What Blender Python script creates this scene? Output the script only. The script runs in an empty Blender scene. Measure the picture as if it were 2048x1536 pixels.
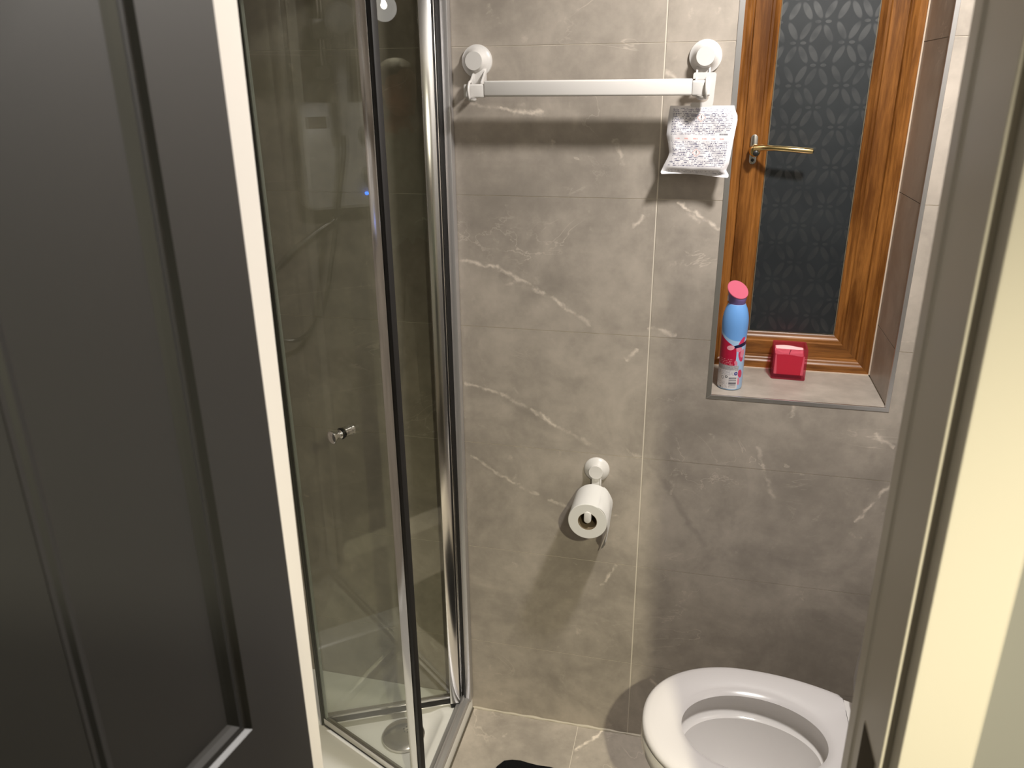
import bpy, bmesh, math, random
from mathutils import Vector, Matrix, Euler
random.seed(7)
S = bpy.context.scene
COL = S.collection

# ------------------------------------------------------------------ camera
cam_d = bpy.data.cameras.new('camera'); cam = bpy.data.objects.new('camera', cam_d); COL.objects.link(cam)
cam_d.sensor_width = 36.0; cam_d.sensor_fit = 'HORIZONTAL'
cam_d.lens = 1565.11 / 2048 * 36
CAM = Vector((0.0945, -1.6867, 1.6597))
yaw, pitch, roll = 0.23843, 0.36400, -0.00991
fwd = Vector((-math.sin(yaw) * math.cos(pitch), math.cos(yaw) * math.cos(pitch), -math.sin(pitch)))
rt = Vector((math.cos(yaw), math.sin(yaw), 0)); up = rt.cross(fwd)
r2 = rt * math.cos(roll) + up * math.sin(roll); u2 = -rt * math.sin(roll) + up * math.cos(roll)
cam.matrix_world = Matrix(((r2.x, u2.x, -fwd.x, CAM.x), (r2.y, u2.y, -fwd.y, CAM.y), (r2.z, u2.z, -fwd.z, CAM.z), (0, 0, 0, 1)))
cam_d.dof.use_dof = True; cam_d.dof.focus_distance = 1.72; cam_d.dof.aperture_fstop = 6.6
cam_d.clip_start = 0.005
S.camera = cam

# ------------------------------------------------------------------ world and lights
w = bpy.data.worlds.new('world'); S.world = w; w.use_nodes = True
w.node_tree.nodes['Background'].inputs[0].default_value = (0.25, 0.42, 0.62, 1)
w.node_tree.nodes['Background'].inputs[1].default_value = 0.05
def light(name, kind, loc, energy, color, size=0.1, rot=(0, 0, 0), spread=None):
    d = bpy.data.lights.new(name, kind); d.energy = energy; d.color = color
    if kind == 'AREA':
        d.shape = 'DISK'; d.size = size
        if spread: d.spread = spread
    else:
        d.shadow_soft_size = size
    o = bpy.data.objects.new(name, d); COL.objects.link(o); o.location = loc; o.rotation_euler = rot
    return o
HALL = Vector((0.49, -1.906, 1.99))
BATH = Vector((0.445, -0.61, 2.335))
hl = light('hall_lamp_light', 'SPOT', HALL - Vector((0, 0, .032)), 222.0, (1.0, 0.92, 0.66), 0.022)
hl.data.spot_size = math.radians(152); hl.data.spot_blend = 1.0
light('hall_lamp_spill', 'POINT', HALL - Vector((0, 0, .032)), 9.0, (1.0, 0.92, 0.70), 0.02)
light('bathroom_lamp_light', 'AREA', BATH - Vector((0, 0, 0.006)), 25.0, (1.0, 0.955, 0.905), 0.14)
S.view_settings.view_transform = 'Standard'
S.view_settings.look = 'None'
S.view_settings.exposure = 0.0
S.view_settings.gamma = 1.0
S.view_settings.use_curve_mapping = False
S.cycles.max_bounces = 10; S.cycles.transparent_max_bounces = 24
S.cycles.glossy_bounces = 6; S.cycles.diffuse_bounces = 4
S.cycles.caustics_reflective = True; S.cycles.blur_glossy = 0.5
S.cycles.sample_clamp_indirect = 4.0

# ------------------------------------------------------------------ node helpers
def lin(r, g, b):
    f = lambda c: (c / 255 / 12.92) if c / 255 <= 0.04045 else ((c / 255 + 0.055) / 1.055) ** 2.4
    return (f(r), f(g), f(b), 1)
class X:
    """small expression wrapper around math nodes"""
    def __init__(s, nt, k): s.nt, s.k = nt, k
    def op(s, o, b=None, c=None):
        n = s.nt.nodes.new('ShaderNodeMath'); n.operation = o
        for i, v in enumerate((s, b, c)):
            if v is None: continue
            if isinstance(v, X): s.nt.links.new(v.k, n.inputs[i])
            else: n.inputs[i].default_value = float(v)
        return X(s.nt, n.outputs[0])
    def __add__(s, b): return s.op('ADD', b)
    def __sub__(s, b): return s.op('SUBTRACT', b)
    def __mul__(s, b): return s.op('MULTIPLY', b)
    def __truediv__(s, b): return s.op('DIVIDE', b)
    def __radd__(s, b): return s.op('ADD', b)
    def __rmul__(s, b): return s.op('MULTIPLY', b)
    def __rsub__(s, b): return s.op('MULTIPLY_ADD', -1.0, float(b))
    def abs(s): return s.op('ABSOLUTE')
    def floor(s): return s.op('FLOOR')
    def frac(s): return s.op('FRACT')
    def lt(s, b): return s.op('LESS_THAN', b)
    def gt(s, b): return s.op('GREATER_THAN', b)
    def max(s, b): return s.op('MAXIMUM', b)
    def min(s, b): return s.op('MINIMUM', b)
    def pow(s, b): return s.op('POWER', b)
    def inv(s): return s.op('MULTIPLY_ADD', -1.0, 1.0)
    def smooth(s, a, b):        # 0 below a, 1 above b
        n = s.nt.nodes.new('ShaderNodeMapRange'); n.interpolation_type = 'SMOOTHSTEP'
        s.nt.links.new(s.k, n.inputs[0]); n.inputs[1].default_value = a; n.inputs[2].default_value = b
        return X(s.nt, n.outputs[0])
class M:
    """material builder around one Principled node"""
    def __init__(s, name, col=(.5, .5, .5, 1), rough=.5, metal=0., spec=.5, **kw):
        s.m = bpy.data.materials.new(name); s.m.use_nodes = True; s.nt = s.m.node_tree
        s.b = s.nt.nodes['Principled BSDF']; s.out = s.nt.nodes['Material Output']
        s.b.inputs['Base Color'].default_value = col if len(col) == 4 else (*col, 1)
        s.b.inputs['Roughness'].default_value = rough; s.b.inputs['Metallic'].default_value = metal
        s.b.inputs['Specular IOR Level'].default_value = spec
        for k, v in kw.items(): s.b.inputs[k.replace('_', ' ')].default_value = v
    def geo(s):
        n = s.nt.nodes.new('ShaderNodeNewGeometry'); return n.outputs['Position']
    def obj(s):
        n = s.nt.nodes.new('ShaderNodeTexCoord'); return n.outputs['Object']
    def uv(s):
        n = s.nt.nodes.new('ShaderNodeTexCoord'); return n.outputs['UV']
    def sep(s, v):
        n = s.nt.nodes.new('ShaderNodeSeparateXYZ'); s.nt.links.new(v, n.inputs[0])
        return [X(s.nt, o) for o in n.outputs]
    def comb(s, x, y, z):
        n = s.nt.nodes.new('ShaderNodeCombineXYZ')
        for i, v in enumerate((x, y, z)):
            if isinstance(v, X): s.nt.links.new(v.k, n.inputs[i])
            else: n.inputs[i].default_value = v
        return n.outputs[0]
    def map(s, v, scale=(1, 1, 1), rot=(0, 0, 0), loc=(0, 0, 0)):
        n = s.nt.nodes.new('ShaderNodeMapping'); s.nt.links.new(v, n.inputs[0])
        n.inputs['Scale'].default_value = scale; n.inputs['Rotation'].default_value = rot; n.inputs['Location'].default_value = loc
        return n.outputs[0]
    def noise(s, v, scale, detail=3, rough=.55, dist=0):
        n = s.nt.nodes.new('ShaderNodeTexNoise'); s.nt.links.new(v, n.inputs['Vector'])
        n.inputs['Scale'].default_value = scale; n.inputs['Detail'].default_value = detail
        n.inputs['Roughness'].default_value = rough; n.inputs['Distortion'].default_value = dist
        return X(s.nt, n.outputs[0])
    def mix(s, f, a, b):
        n = s.nt.nodes.new('ShaderNodeMix'); n.data_type = 'RGBA'
        for i, v in ((0, f), (6, a), (7, b)):
            if isinstance(v, X): s.nt.links.new(v.k, n.inputs[i])
            elif hasattr(v, 'node'): s.nt.links.new(v, n.inputs[i])
            elif i == 0: n.inputs[0].default_value = v
            else: n.inputs[i].default_value = v
        return n.outputs[2]
    def set(s, k, v):
        s.nt.links.new(v.k if isinstance(v, X) else v, s.b.inputs[k])
    def bump(s, h, strength=.2, dist=.002):
        n = s.nt.nodes.new('ShaderNodeBump'); n.inputs['Strength'].default_value = strength; n.inputs['Distance'].default_value = dist
        s.nt.links.new(h.k, n.inputs['Height']); s.nt.links.new(n.outputs[0], s.b.inputs['Normal'])

VEINS = [(-0.434,1.291,-0.341,1.275,1),(-0.341,1.275,-0.271,1.238,.8),(-0.271,1.238,-0.191,1.196,1),(-0.191,1.196,-0.128,1.153,.5),(-0.434,0.993,-0.333,0.969,.8),
 (-0.333,0.969,-0.272,0.938,.5),(-0.272,0.938,-0.208,0.900,1),(-0.208,0.900,-0.126,0.861,.4),(-0.419,0.798,-0.349,0.753,.7),(-0.349,0.753,-0.247,0.706,.7),
 (-0.228,0.697,-0.168,0.680,.6),(0.039,1.433,0.084,1.408,1.2),(0.084,1.408,0.129,1.379,1.1),(0.064,1.410,0.093,1.388,.6),(0.0,1.157,0.057,1.144,.7),
 (-0.045,1.379,-0.027,1.403,.8),(-0.047,1.080,-0.028,1.103,.8),(-0.086,0.468,-0.050,0.533,.9),(0.488,0.730,0.541,0.830,1),(0.324,1.008,0.317,0.967,.9),
 (0.258,0.890,0.280,0.817,.5),(0.280,0.817,0.303,0.764,.4),(0.051,0.192,0.094,0.165,.8),(-0.001,1.683,0.030,1.667,.7),(-0.335,1.615,-0.239,1.606,1),
 (-0.417,1.628,-0.335,1.615,.5),(-0.092,1.554,-0.070,1.504,.6),(0.494,0.944,0.538,0.919,.8),(0.069,0.746,0.077,0.801,.4)]
DARK = [(0.005,0.835,0.055,0.778,.8),(0.055,0.778,0.118,0.673,1),(0.118,0.673,0.160,0.621,.6),(-0.341,1.266,-0.226,1.220,.5),(-0.333,0.956,-0.235,0.906,.5),(-0.399,0.789,-0.336,0.747,.6)]
def seg_mask(mat, px, pz, segs, width):
    tot = None
    for (x0, z0, x1, z1, amp) in segs:
        L = math.hypot(x1 - x0, z1 - z0); ux, uz = (x1 - x0) / L, (z1 - z0) / L
        dx, dz = px - x0, pz - z0
        t = dx * ux + dz * uz; d = (dz * ux - dx * uz).abs()
        over = (t - L / 2).abs() - L / 2
        dd = d + over.max(0.0) * 1.5
        mk = dd.smooth(0.0, width).inv() * amp
        tot = mk if tot is None else tot.max(mk)
    return tot
def stone(name, base, segs=None, dark=None, axes=(0, 2), rough=.38):
    mt = M(name, rough=rough, spec=.35)
    pos = mt.geo()
    n1 = mt.noise(pos, 5.5, 4, .6, .8); n2 = mt.noise(pos, 22, 5, .65); n3 = mt.noise(mt.map(pos, loc=(3, 7, 1)), 2.2, 3)
    lo = tuple(c * .73 for c in base[:3]) + (1,); hi = tuple(min(1, c * 1.27) for c in base[:3]) + (1,)
    f = n1 * .5 + n2 * .3 + n3 * .35
    col = mt.mix(f.smooth(.38, .78), lo, hi)
    # cloudy pale flecks
    n4 = mt.noise(mt.map(pos, loc=(9, 2, 4)), 30, 4, .6, .4)
    n5 = mt.noise(mt.map(pos, loc=(1, 2, 8)), 7, 2)
    fl = n4.smooth(.60, .78) * n5.smooth(.45, .65)
    col = mt.mix(fl * .48, col, tuple(min(1, c * 2.0) for c in base[:3]) + (1,))
    # hair veins from the ridges of a stretched noise
    rv = mt.map(pos, scale=(1.0, 1.0, 2.1), rot=(0, math.radians(28), 0))
    r1 = mt.noise(rv, 3.1, 5, .55, 1.2)
    ridge = (r1 - .5).abs().smooth(0.0, .008).inv() * mt.noise(mt.map(pos, loc=(5, 5, 5)), 4.0, 2).smooth(.52, .68)
    col = mt.mix(ridge * .35, col, tuple(min(1, c * 2.1) for c in base[:3]) + (1,))
    if segs:
        nx = mt.noise(pos, 34, 3, .6); nz = mt.noise(mt.map(pos, loc=(4, 4, 4)), 34, 3, .6)
        s_ = mt.sep(pos); px = s_[axes[0]] + (nx - .5) * .028; pz = s_[axes[1]] + (nz - .5) * .028
        if dark:
            dm = seg_mask(mt, px, pz, dark, .013)
            col = mt.mix(dm * .30, col, tuple(c * .45 for c in base[:3]) + (1,))
        vm = seg_mask(mt, px, pz, segs, .0068) * mt.noise(mt.map(pos, loc=(2, 1, 7)), 45, 3).smooth(.3, .62)
        col = mt.mix((vm * .62).min(1.0), col, tuple(min(1, c * 2.3) for c in base[:3]) + (1,))
    mt.set('Base Color', col)
    mt.set('Roughness', n2 * .16 + (rough - .08))
    mt.bump(n2, .06, .001)
    return mt.m

# ------------------------------------------------------------------ materials
TILE = (0.405, 0.360, 0.312, 1)
m_tile_back = stone('stone_tile_back', TILE, VEINS, DARK)
m_tile = stone('stone_tile', TILE)
m_tile_floor = stone('stone_tile_floor', (0.41, 0.365, 0.315, 1), [(-0.067, -0.009, -0.132, -0.095, 1.3)], None, (0, 1))
m_grout = M('pale_grout', (0.72, 0.66, 0.57, 1), .9).m
def plain(name, col, rough=.5, metal=0, spec=.5, **kw): return M(name, col, rough, metal, spec, **kw).m
m_chrome = plain('bright_chrome', (0.86, 0.85, 0.83, 1), .12, 1.0)
m_alu = plain('polished_aluminium', (0.72, 0.71, 0.70, 1), .26, 1.0)
m_stile = plain('bright_stile_metal', (0.80, 0.79, 0.78, 1), .17, 1.0)
m_post = plain('anodised_post', (0.60, 0.59, 0.60, 1), .33, .75)
m_satin = plain('satin_aluminium', (0.62, 0.61, 0.60, 1), .34, 1.0)
m_trim = plain('tile_trim_metal', (0.74, 0.73, 0.73, 1), .36, 1.0)
m_gasket = plain('black_rubber', (0.012, 0.011, 0.011, 1), .55)
m_seal = plain('grey_plastic_seal', (0.060, 0.062, 0.050, 1), .6)
m_seal_edge = plain('pale_seal_lip', (0.22, 0.24, 0.205, 1), .4)
m_whitep = plain('white_plastic', (0.72, 0.70, 0.68, 1), .32)
m_ceramic = plain('white_ceramic', (0.80, 0.775, 0.76, 1), .08, spec=.6, Coat_Weight=.3, Coat_Roughness=.05)
m_seat = plain('white_seat_plastic', (0.665, 0.64, 0.64, 1), .16, spec=.55)
m_tray = plain('white_tray_acrylic', (0.78, 0.77, 0.74, 1), .2)
m_gold = plain('polished_brass', (0.80, 0.62, 0.30, 1), .13, 1.0)
m_silver = plain('nickel_plate', (0.62, 0.60, 0.56, 1), .2, 1.0)
m_dark = plain('black_plastic', (0.012, 0.012, 0.012, 1), .4)
m_paper = plain('tissue_paper', (0.74, 0.73, 0.71, 1), .95, spec=.1)
m_card = plain('cardboard_core', (0.20, 0.15, 0.09, 1), .9)
m_ceil = plain('white_ceiling_paint', (0.80, 0.78, 0.74, 1), .8)
m_hallwall = plain('grey_green_wall_paint', (0.215, 0.212, 0.20, 1), .7)
m_cream = plain('cream_gloss_paint', (0.55, 0.515, 0.45, 1), .35)
m_white_gloss = plain('white_gloss_paint', (0.80, 0.76, 0.71, 1), .35)
m_carpet = plain('brown_carpet', (0.10, 0.085, 0.07, 1), .95)
m_silicone = plain('white_silicone', (0.55, 0.50, 0.41, 1), .5)

def wood(name, axis):
    mt = M(name, rough=.33, spec=.4)
    pos = mt.obj()
    sc = {'z': (26, 26, 2.2), 'x': (2.2, 26, 26)}[axis]
    g = mt.noise(mt.map(pos, scale=sc), 1.6, 6, .6, .6)
    g2 = mt.noise(mt.map(pos, scale=tuple(v * 3.0 for v in sc)), 2.2, 4, .7)
    col = mt.mix((g * .75 + g2 * .3).smooth(.36, .74), (0.105, 0.034, 0.005, 1), (0.36, 0.145, 0.032, 1))
    mt.set('Base Color', col); mt.bump(g2, .12, .001)
    return mt.m
m_wood_v = wood('brown_woodgrain_upright', 'z'); m_wood_h = wood('brown_woodgrain_level', 'x')

def glass(name, tint, rough=0.0):
    mt = M(name); nt = mt.nt
    tr = nt.nodes.new('ShaderNodeBsdfTransparent'); tr.inputs[0].default_value = tint
    gl = nt.nodes.new('ShaderNodeBsdfGlossy'); gl.inputs['Roughness'].default_value = rough
    fr = nt.nodes.new('ShaderNodeFresnel'); g_ = nt.nodes.new('ShaderNodeNewGeometry'); io = X(nt, g_.outputs['Backfacing']) * (1 / 1.64 - 1.64) + 1.64
    nt.links.new(io.k, fr.inputs[0])          # thin pane: the same reflectance from both sides
    mx = nt.nodes.new('ShaderNodeMixShader')
    nt.links.new(fr.outputs[0], mx.inputs[0]); nt.links.new(tr.outputs[0], mx.inputs[1]); nt.links.new(gl.outputs[0], mx.inputs[2])
    nt.links.new(mx.outputs[0], mt.out.inputs[0]); nt.nodes.remove(mt.b)
    return mt.m
m_glass = glass('clear_shower_glass', (0.915, 0.925, 0.895, 1))
m_globe = None

# ------------------------------------------------------------------ mesh helpers
def link(name, bm, mat, parent=None, smooth=False, loc=None, rot=None):
    me = bpy.data.meshes.new(name)
    bmesh.ops.remove_doubles(bm, verts=bm.verts, dist=1e-6)
    bmesh.ops.recalc_face_normals(bm, faces=bm.faces)
    bm.to_mesh(me); bm.free()
    for mm in (mat if isinstance(mat, (list, tuple)) else [mat]): me.materials.append(mm)
    if smooth:
        me.shade_smooth()
        try: me.set_sharp_from_angle(angle=math.radians(38))
        except Exception: pass
    o = bpy.data.objects.new(name, me); COL.objects.link(o)
    if parent: o.parent = parent
    if loc: o.location = loc
    if rot: o.rotation_euler = rot
    return o
def thing(name, label, cat, loc=(0, 0, 0), group=None):
    o = bpy.data.objects.new(name, None); COL.objects.link(o); o.empty_display_size = .02
    o.location = loc; o['label'] = label; o['category'] = cat
    if group: o['group'] = group
    return o
def tag(o, label, cat, group=None):
    o['label'] = label; o['category'] = cat
    if group: o['group'] = group
    return o
def struct(o, label=None):
    o['kind'] = 'structure'
    if label: o['label'] = label
    return o
def box(bm, x0, x1, y0, y1, z0, z1, bev=0, seg=2):
    vs = [bm.verts.new((x, y, z)) for x in (x0, x1) for y in (y0, y1) for z in (z0, z1)]
    f = [(0, 1, 3, 2), (4, 6, 7, 5), (0, 4, 5, 1), (2, 3, 7, 6), (0, 2, 6, 4), (1, 5, 7, 3)]
    fs = [bm.faces.new([vs[i] for i in q]) for q in f]
    if bev:
        es = list({e for q in fs for e in q.edges})
        bmesh.ops.bevel(bm, geom=es, offset=bev, segments=seg, affect='EDGES', profile=.5)
    return vs
def bx(x0, x1, y0, y1, z0, z1, bev=0, seg=2):
    bm = bmesh.new(); box(bm, x0, x1, y0, y1, z0, z1, bev, seg); return bm
def lathe(prof, n=48, axis='z', center=(0, 0, 0), cap=True, uvs=False):
    """prof: (r, h) pairs; h runs along the axis"""
    bm = bmesh.new(); rings = []
    for r, h in prof:
        ring = []
        for i in range(n):
            a = 2 * math.pi * i / n; c, s_ = r * math.cos(a), r * math.sin(a)
            p = {'z': (c, s_, h), 'y': (c, h, s_), 'x': (h, c, s_)}[axis]
            ring.append(bm.verts.new(Vector(p) + Vector(center)))
        rings.append(ring)
    lay = bm.loops.layers.uv.new('UVMap') if uvs else None
    for j in range(len(rings) - 1):
        for i in range(n):
            q = (rings[j][i], rings[j][(i + 1) % n], rings[j + 1][(i + 1) % n], rings[j + 1][i])
            f = bm.faces.new(q)
            if lay:
                for lp, (u, h) in zip(f.loops, ((i, prof[j][1]), (i + 1, prof[j][1]), (i + 1, prof[j + 1][1]), (i, prof[j + 1][1]))):
                    lp[lay].uv = (u / n, h)
    if cap:
        bm.faces.new(rings[0]); bm.faces.new(rings[-1])
    return bm
def tube(path, r, n=10, cap=True):
    bm = bmesh.new(); rings = []; path = [Vector(p) for p in path]
    rr = r if isinstance(r, (list, tuple)) else [r] * len(path)
    prev = None
    for k, p in enumerate(path):
        t = (path[min(k + 1, len(path) - 1)] - path[max(k - 1, 0)]).normalized()
        if prev is None:
            a = Vector((0, 0, 1)) if abs(t.z) < .9 else Vector((1, 0, 0)); nrm = t.cross(a).normalized()
        else:
            nrm = (prev - t * prev.dot(t)).normalized()
        prev = nrm; b = t.cross(nrm)
        rings.append([bm.verts.new(p + (nrm * math.cos(2 * math.pi * i / n) + b * math.sin(2 * math.pi * i / n)) * rr[k]) for i in range(n)])
    for j in range(len(rings) - 1):
        for i in range(n): bm.faces.new((rings[j][i], rings[j][(i + 1) % n], rings[j + 1][(i + 1) % n], rings[j + 1][i]))
    if cap: bm.faces.new(rings[0]); bm.faces.new(rings[-1])
    return bm
def loft(rings, cap=(True, True), closed=True):
    """rings: equal-length lists of points"""
    bm = bmesh.new(); R = [[bm.verts.new(p) for p in r] for r in rings]; n = len(R[0])
    for j in range(len(R) - 1):
        for i in range(n if closed else n - 1): bm.faces.new((R[j][i], R[j][(i + 1) % n], R[j + 1][(i + 1) % n], R[j + 1][i]))
    if cap[0]: bm.faces.new(R[0])
    if cap[1]: bm.faces.new(R[-1])
    return bm
def rrect(w, h, r, n=6):
    pts = []
    for cx, cy, a0 in ((w / 2 - r, h / 2 - r, 0), (-w / 2 + r, h / 2 - r, 90), (-w / 2 + r, -h / 2 + r, 180), (w / 2 - r, -h / 2 + r, 270)):
        for i in range(n + 1):
            a = math.radians(a0 + 90 * i / n); pts.append((cx + r * math.cos(a), cy + r * math.sin(a)))
    return pts
def prism(poly, f0, f1):
    """poly of 2-D points; f0 / f1 map a 2-D point to the two 3-D caps"""
    return loft([[f0(p) for p in poly], [f1(p) for p in poly]])
def bevel_all(bm, off, seg=2, ang=30):
    bmesh.ops.recalc_face_normals(bm, faces=bm.faces)
    es = [e for e in bm.edges if len(e.link_faces) == 2 and e.calc_face_angle(0) > math.radians(ang)]
    bmesh.ops.bevel(bm, geom=es, offset=off, segments=seg, affect='EDGES', profile=.5)
    return bm
def grid_tile(cells, to3, depth, gap=0.0):
    """cells: rectangles (a0,a1,b0,b1) of one tile (already notched); to3(a,b,d)"""
    bm = bmesh.new(); vd = {}
    def V(a, b, d):
        k = (round(a, 5), round(b, 5), d)
        if k not in vd: vd[k] = bm.verts.new(to3(a, b, d))
        return vd[k]
    ed = {}
    for (a0, a1, b0, b1) in cells:
        bm.faces.new([V(a0, b0, 0), V(a1, b0, 0), V(a1, b1, 0), V(a0, b1, 0)])
        for e in (((a0, b0), (a1, b0)), ((a1, b0), (a1, b1)), ((a1, b1), (a0, b1)), ((a0, b1), (a0, b0))):
            k = tuple(sorted((tuple(round(v, 5) for v in e[0]), tuple(round(v, 5) for v in e[1])))); ed[k] = ed.get(k, 0) + 1
    for (p, q), c in ed.items():
        if c == 1: bm.faces.new([V(*p, 0), V(*q, 0), V(*q, depth), V(*p, depth)])
    return bm
def tile_field(parent, mat, aj, bj, amin, amax, bmin, bmax, holes, to3, depth=.0010, ga=.0030, gb=.0015):
    """one object per tile; aj/bj joint positions, holes rectangles cut away"""
    A = [amin] + [v for v in aj if amin < v < amax] + [amax]; B = [bmin] + [v for v in bj if bmin < v < bmax] + [bmax]
    for i in range(len(A) - 1):
        for j in range(len(B) - 1):
            a0, a1, b0, b1 = A[i] + ga / 2, A[i + 1] - ga / 2, B[j] + gb / 2, B[j + 1] - gb / 2
            ca, cb = {a0, a1}, {b0, b1}
            for h in holes:
                ca |= {v for v in h[:2] if a0 < v < a1}; cb |= {v for v in h[2:] if b0 < v < b1}
            ca, cb = sorted(ca), sorted(cb); keep = {}
            for m_ in range(len(ca) - 1):
                for n_ in range(len(cb) - 1):
                    xa, xb = (ca[m_] + ca[m_ + 1]) / 2, (cb[n_] + cb[n_ + 1]) / 2
                    if not any(h[0] < xa < h[1] and h[2] < xb < h[3] for h in holes): keep[(m_, n_)] = (ca[m_], ca[m_ + 1], cb[n_], cb[n_ + 1])
            while keep:
                st = [next(iter(keep))]; comp = []
                while st:
                    k = st.pop()
                    if k not in keep: continue
                    comp.append(keep.pop(k))
                    st += [(k[0] + 1, k[1]), (k[0] - 1, k[1]), (k[0], k[1] + 1), (k[0], k[1] - 1)]
                link('tile', grid_tile(comp, to3, depth), mat, parent)

# ------------------------------------------------------------------ room shell
XL, XR, YF, YH, ZC = -1.2, 1.0, -0.95, -1.07, 2.4      # left, right, bathroom face and hall face of the doorway wall, ceiling
WX0, WX1, WZ0, WZ1 = 0.138, 0.508, 1.009, 2.08          # window recess
g = .0010
bm = bmesh.new()
for (x0, x1, z0, z1) in ((XL - .1, WX0 - .003, 0, ZC), (WX1 + .003, XR + .1, 0, ZC), (WX0 - .003, WX1 + .003, 0, WZ0 - .003), (WX0 - .003, WX1 + .003, WZ1 + .003, ZC)):
    box(bm, x0, x1, g, .30, z0, z1)
wall_back = struct(link('wall_back', bm, m_grout))
zj = [.236 + .3 * k for k in range(-1, 8)]
tile_field(wall_back, m_tile_back, [-.6, 0, .6], zj, XL, XR, 0, ZC, [(.1325, .5135, .9995, 2.09)], lambda a, b, d: (a, d, b))
# tiles lining the recess
tile_field(wall_back, m_tile, [], zj[1:], .004, .2065, WZ0, WZ1, [], lambda a, b, d: (WX1 + d, a, b), .003)
tile_field(wall_back, m_tile, [], zj[1:], .004, .2065, WZ0, WZ1, [], lambda a, b, d: (WX0 - d, a, b), .003)
tile_field(wall_back, m_tile, [], [], WX0, WX1, .004, .2065, [], lambda a, b, d: (a, b, WZ0 - d), .003)
tile_field(wall_back, m_tile, [], [], WX0, WX1, .004, .2065, [], lambda a, b, d: (a, b, WZ1 + d), .003)
wall_left = struct(link('wall_left', bx(XL - .1, XL - g, YH, g, 0, ZC), m_grout))
tile_field(wall_left, m_tile, [-.6], zj, YF, -.003, 0, ZC, [], lambda a, b, d: (XL - d, a, b))
wall_right = struct(link('wall_right', bx(XR + g, XR + .1, YH, g, 0, ZC), m_grout))
tile_field(wall_right, m_tile, [-.6], zj, YF, -.003, 0, ZC, [], lambda a, b, d: (XR + d, a, b))
LX, RX, DZ = -.357, .2866, 2.02                          # door lining faces, head height
bm = bmesh.new()
box(bm, XL - .1, LX - .025, YH, YF, 0, ZC); box(bm, RX + .025, XR + .1, YH, YF, 0, ZC); box(bm, LX - .025, RX + .025, YH, YF, DZ + .025, ZC)
struct(link('wall_front', bm, m_hallwall))
floor = struct(link('floor', bx(XL - .1, XR + .1, YH, .3, -.12, -g), m_grout))
tile_field(floor, m_tile_floor, [-.7355, -.1355, .4645], [-.6], XL, XR, YF, 0, [], lambda a, b, d: (a, b, -d), ga=.0016)
struct(link('ceiling', bx(XL - .1, XR + .1, YH, .3, ZC, ZC + .1), m_ceil))
# hall
HX0, HX1, HY = -1.0, 1.15, -3.3
struct(link('floor_hall', bx(HX0 - .1, HX1 + .1, HY - .1, YH, -.12, 0), m_carpet))
struct(link('ceiling_hall', bx(HX0 - .1, HX1 + .1, HY - .1, YH, ZC, ZC + .1), m_ceil))
struct(link('wall_hall_left', bx(HX0 - .1, HX0, HY, YH, 0, ZC), m_hallwall))
struct(link('wall_hall_right', bx(HX1, HX1 + .1, HY, YH, 0, ZC), m_hallwall))
struct(link('wall_hall_back', bx(HX0 - .1, HX1 + .1, HY - .1, HY, 0, ZC), m_hallwall))

# door lining, stops, architraves
def lining(name, mat, polyxy, z0=0, z1=DZ, b0=0, b1=0):      # b0 / b1: how far the frame is out of plumb at foot and head
    return struct(link(name, bevel_all(prism(polyxy, lambda p: (p[0] + b0, p[1], z0), lambda p: (p[0] + b1, p[1], z1)), .0012, 2), mat))
SD = .0055
lining('trim_1', m_white_gloss, [(LX - .025, YH), (LX, YH), (LX, -.995), (LX + SD, -.995), (LX + SD, YF), (LX - .025, YF)], 0, DZ, -.014, .0067)
lin_r = lining('trim_2', m_cream, [(RX + .025, YH), (RX, YH), (RX, -.983), (RX - .0008, -.979), (RX - .0022, -.977), (RX - .0022, YF - .003), (RX + .025, YF - .003)], 0, DZ, .013, -.0003)
struct(link('trim_3', bevel_all(bx(LX - .025, RX + .025, YH, YF, DZ, DZ + .025), .0012), m_cream))
def architrave(name, xs, sgn, mat, b0=0, b1=0):
    prof = [(0, YH), (0, YH - .0235), (.056, YH - .0235), (.060, YH - .0195), (.060, YH)]
    return struct(link(name, bevel_all(prism([(xs + sgn * a, b) for a, b in prof], lambda p: (p[0] + b0, p[1], 0), lambda p: (p[0] + b1, p[1], DZ + .09)), .0012, 2, 20), mat))
architrave('trim_4', RX + .0076, 1, m_cream, .013, -.0009)
architrave('trim_5', LX - .03, -1, m_cream)
# strike plate in the right lining
SX = RX + .0064                                           # the leaning lining at latch height
def leanbox(x0, x1, y0, y1, z0, z1):
    bm = bx(x0, x1, y0, y1, z0, z1)
    for v in bm.verts: v.co.x += -.0066 * (v.co.z - 1.0)
    return bm
link('strike_plate', leanbox(SX - .0006, SX + .002, -1.0600, -1.0035, .955, 1.0565), m_cream, lin_r)
link('latch_hole', leanbox(SX - .0010, SX + .001, -1.0585, -1.0050, .960, 1.0555), plain('latch_shade', (0.05, 0.035, 0.015, 1), .8), lin_r)

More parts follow.
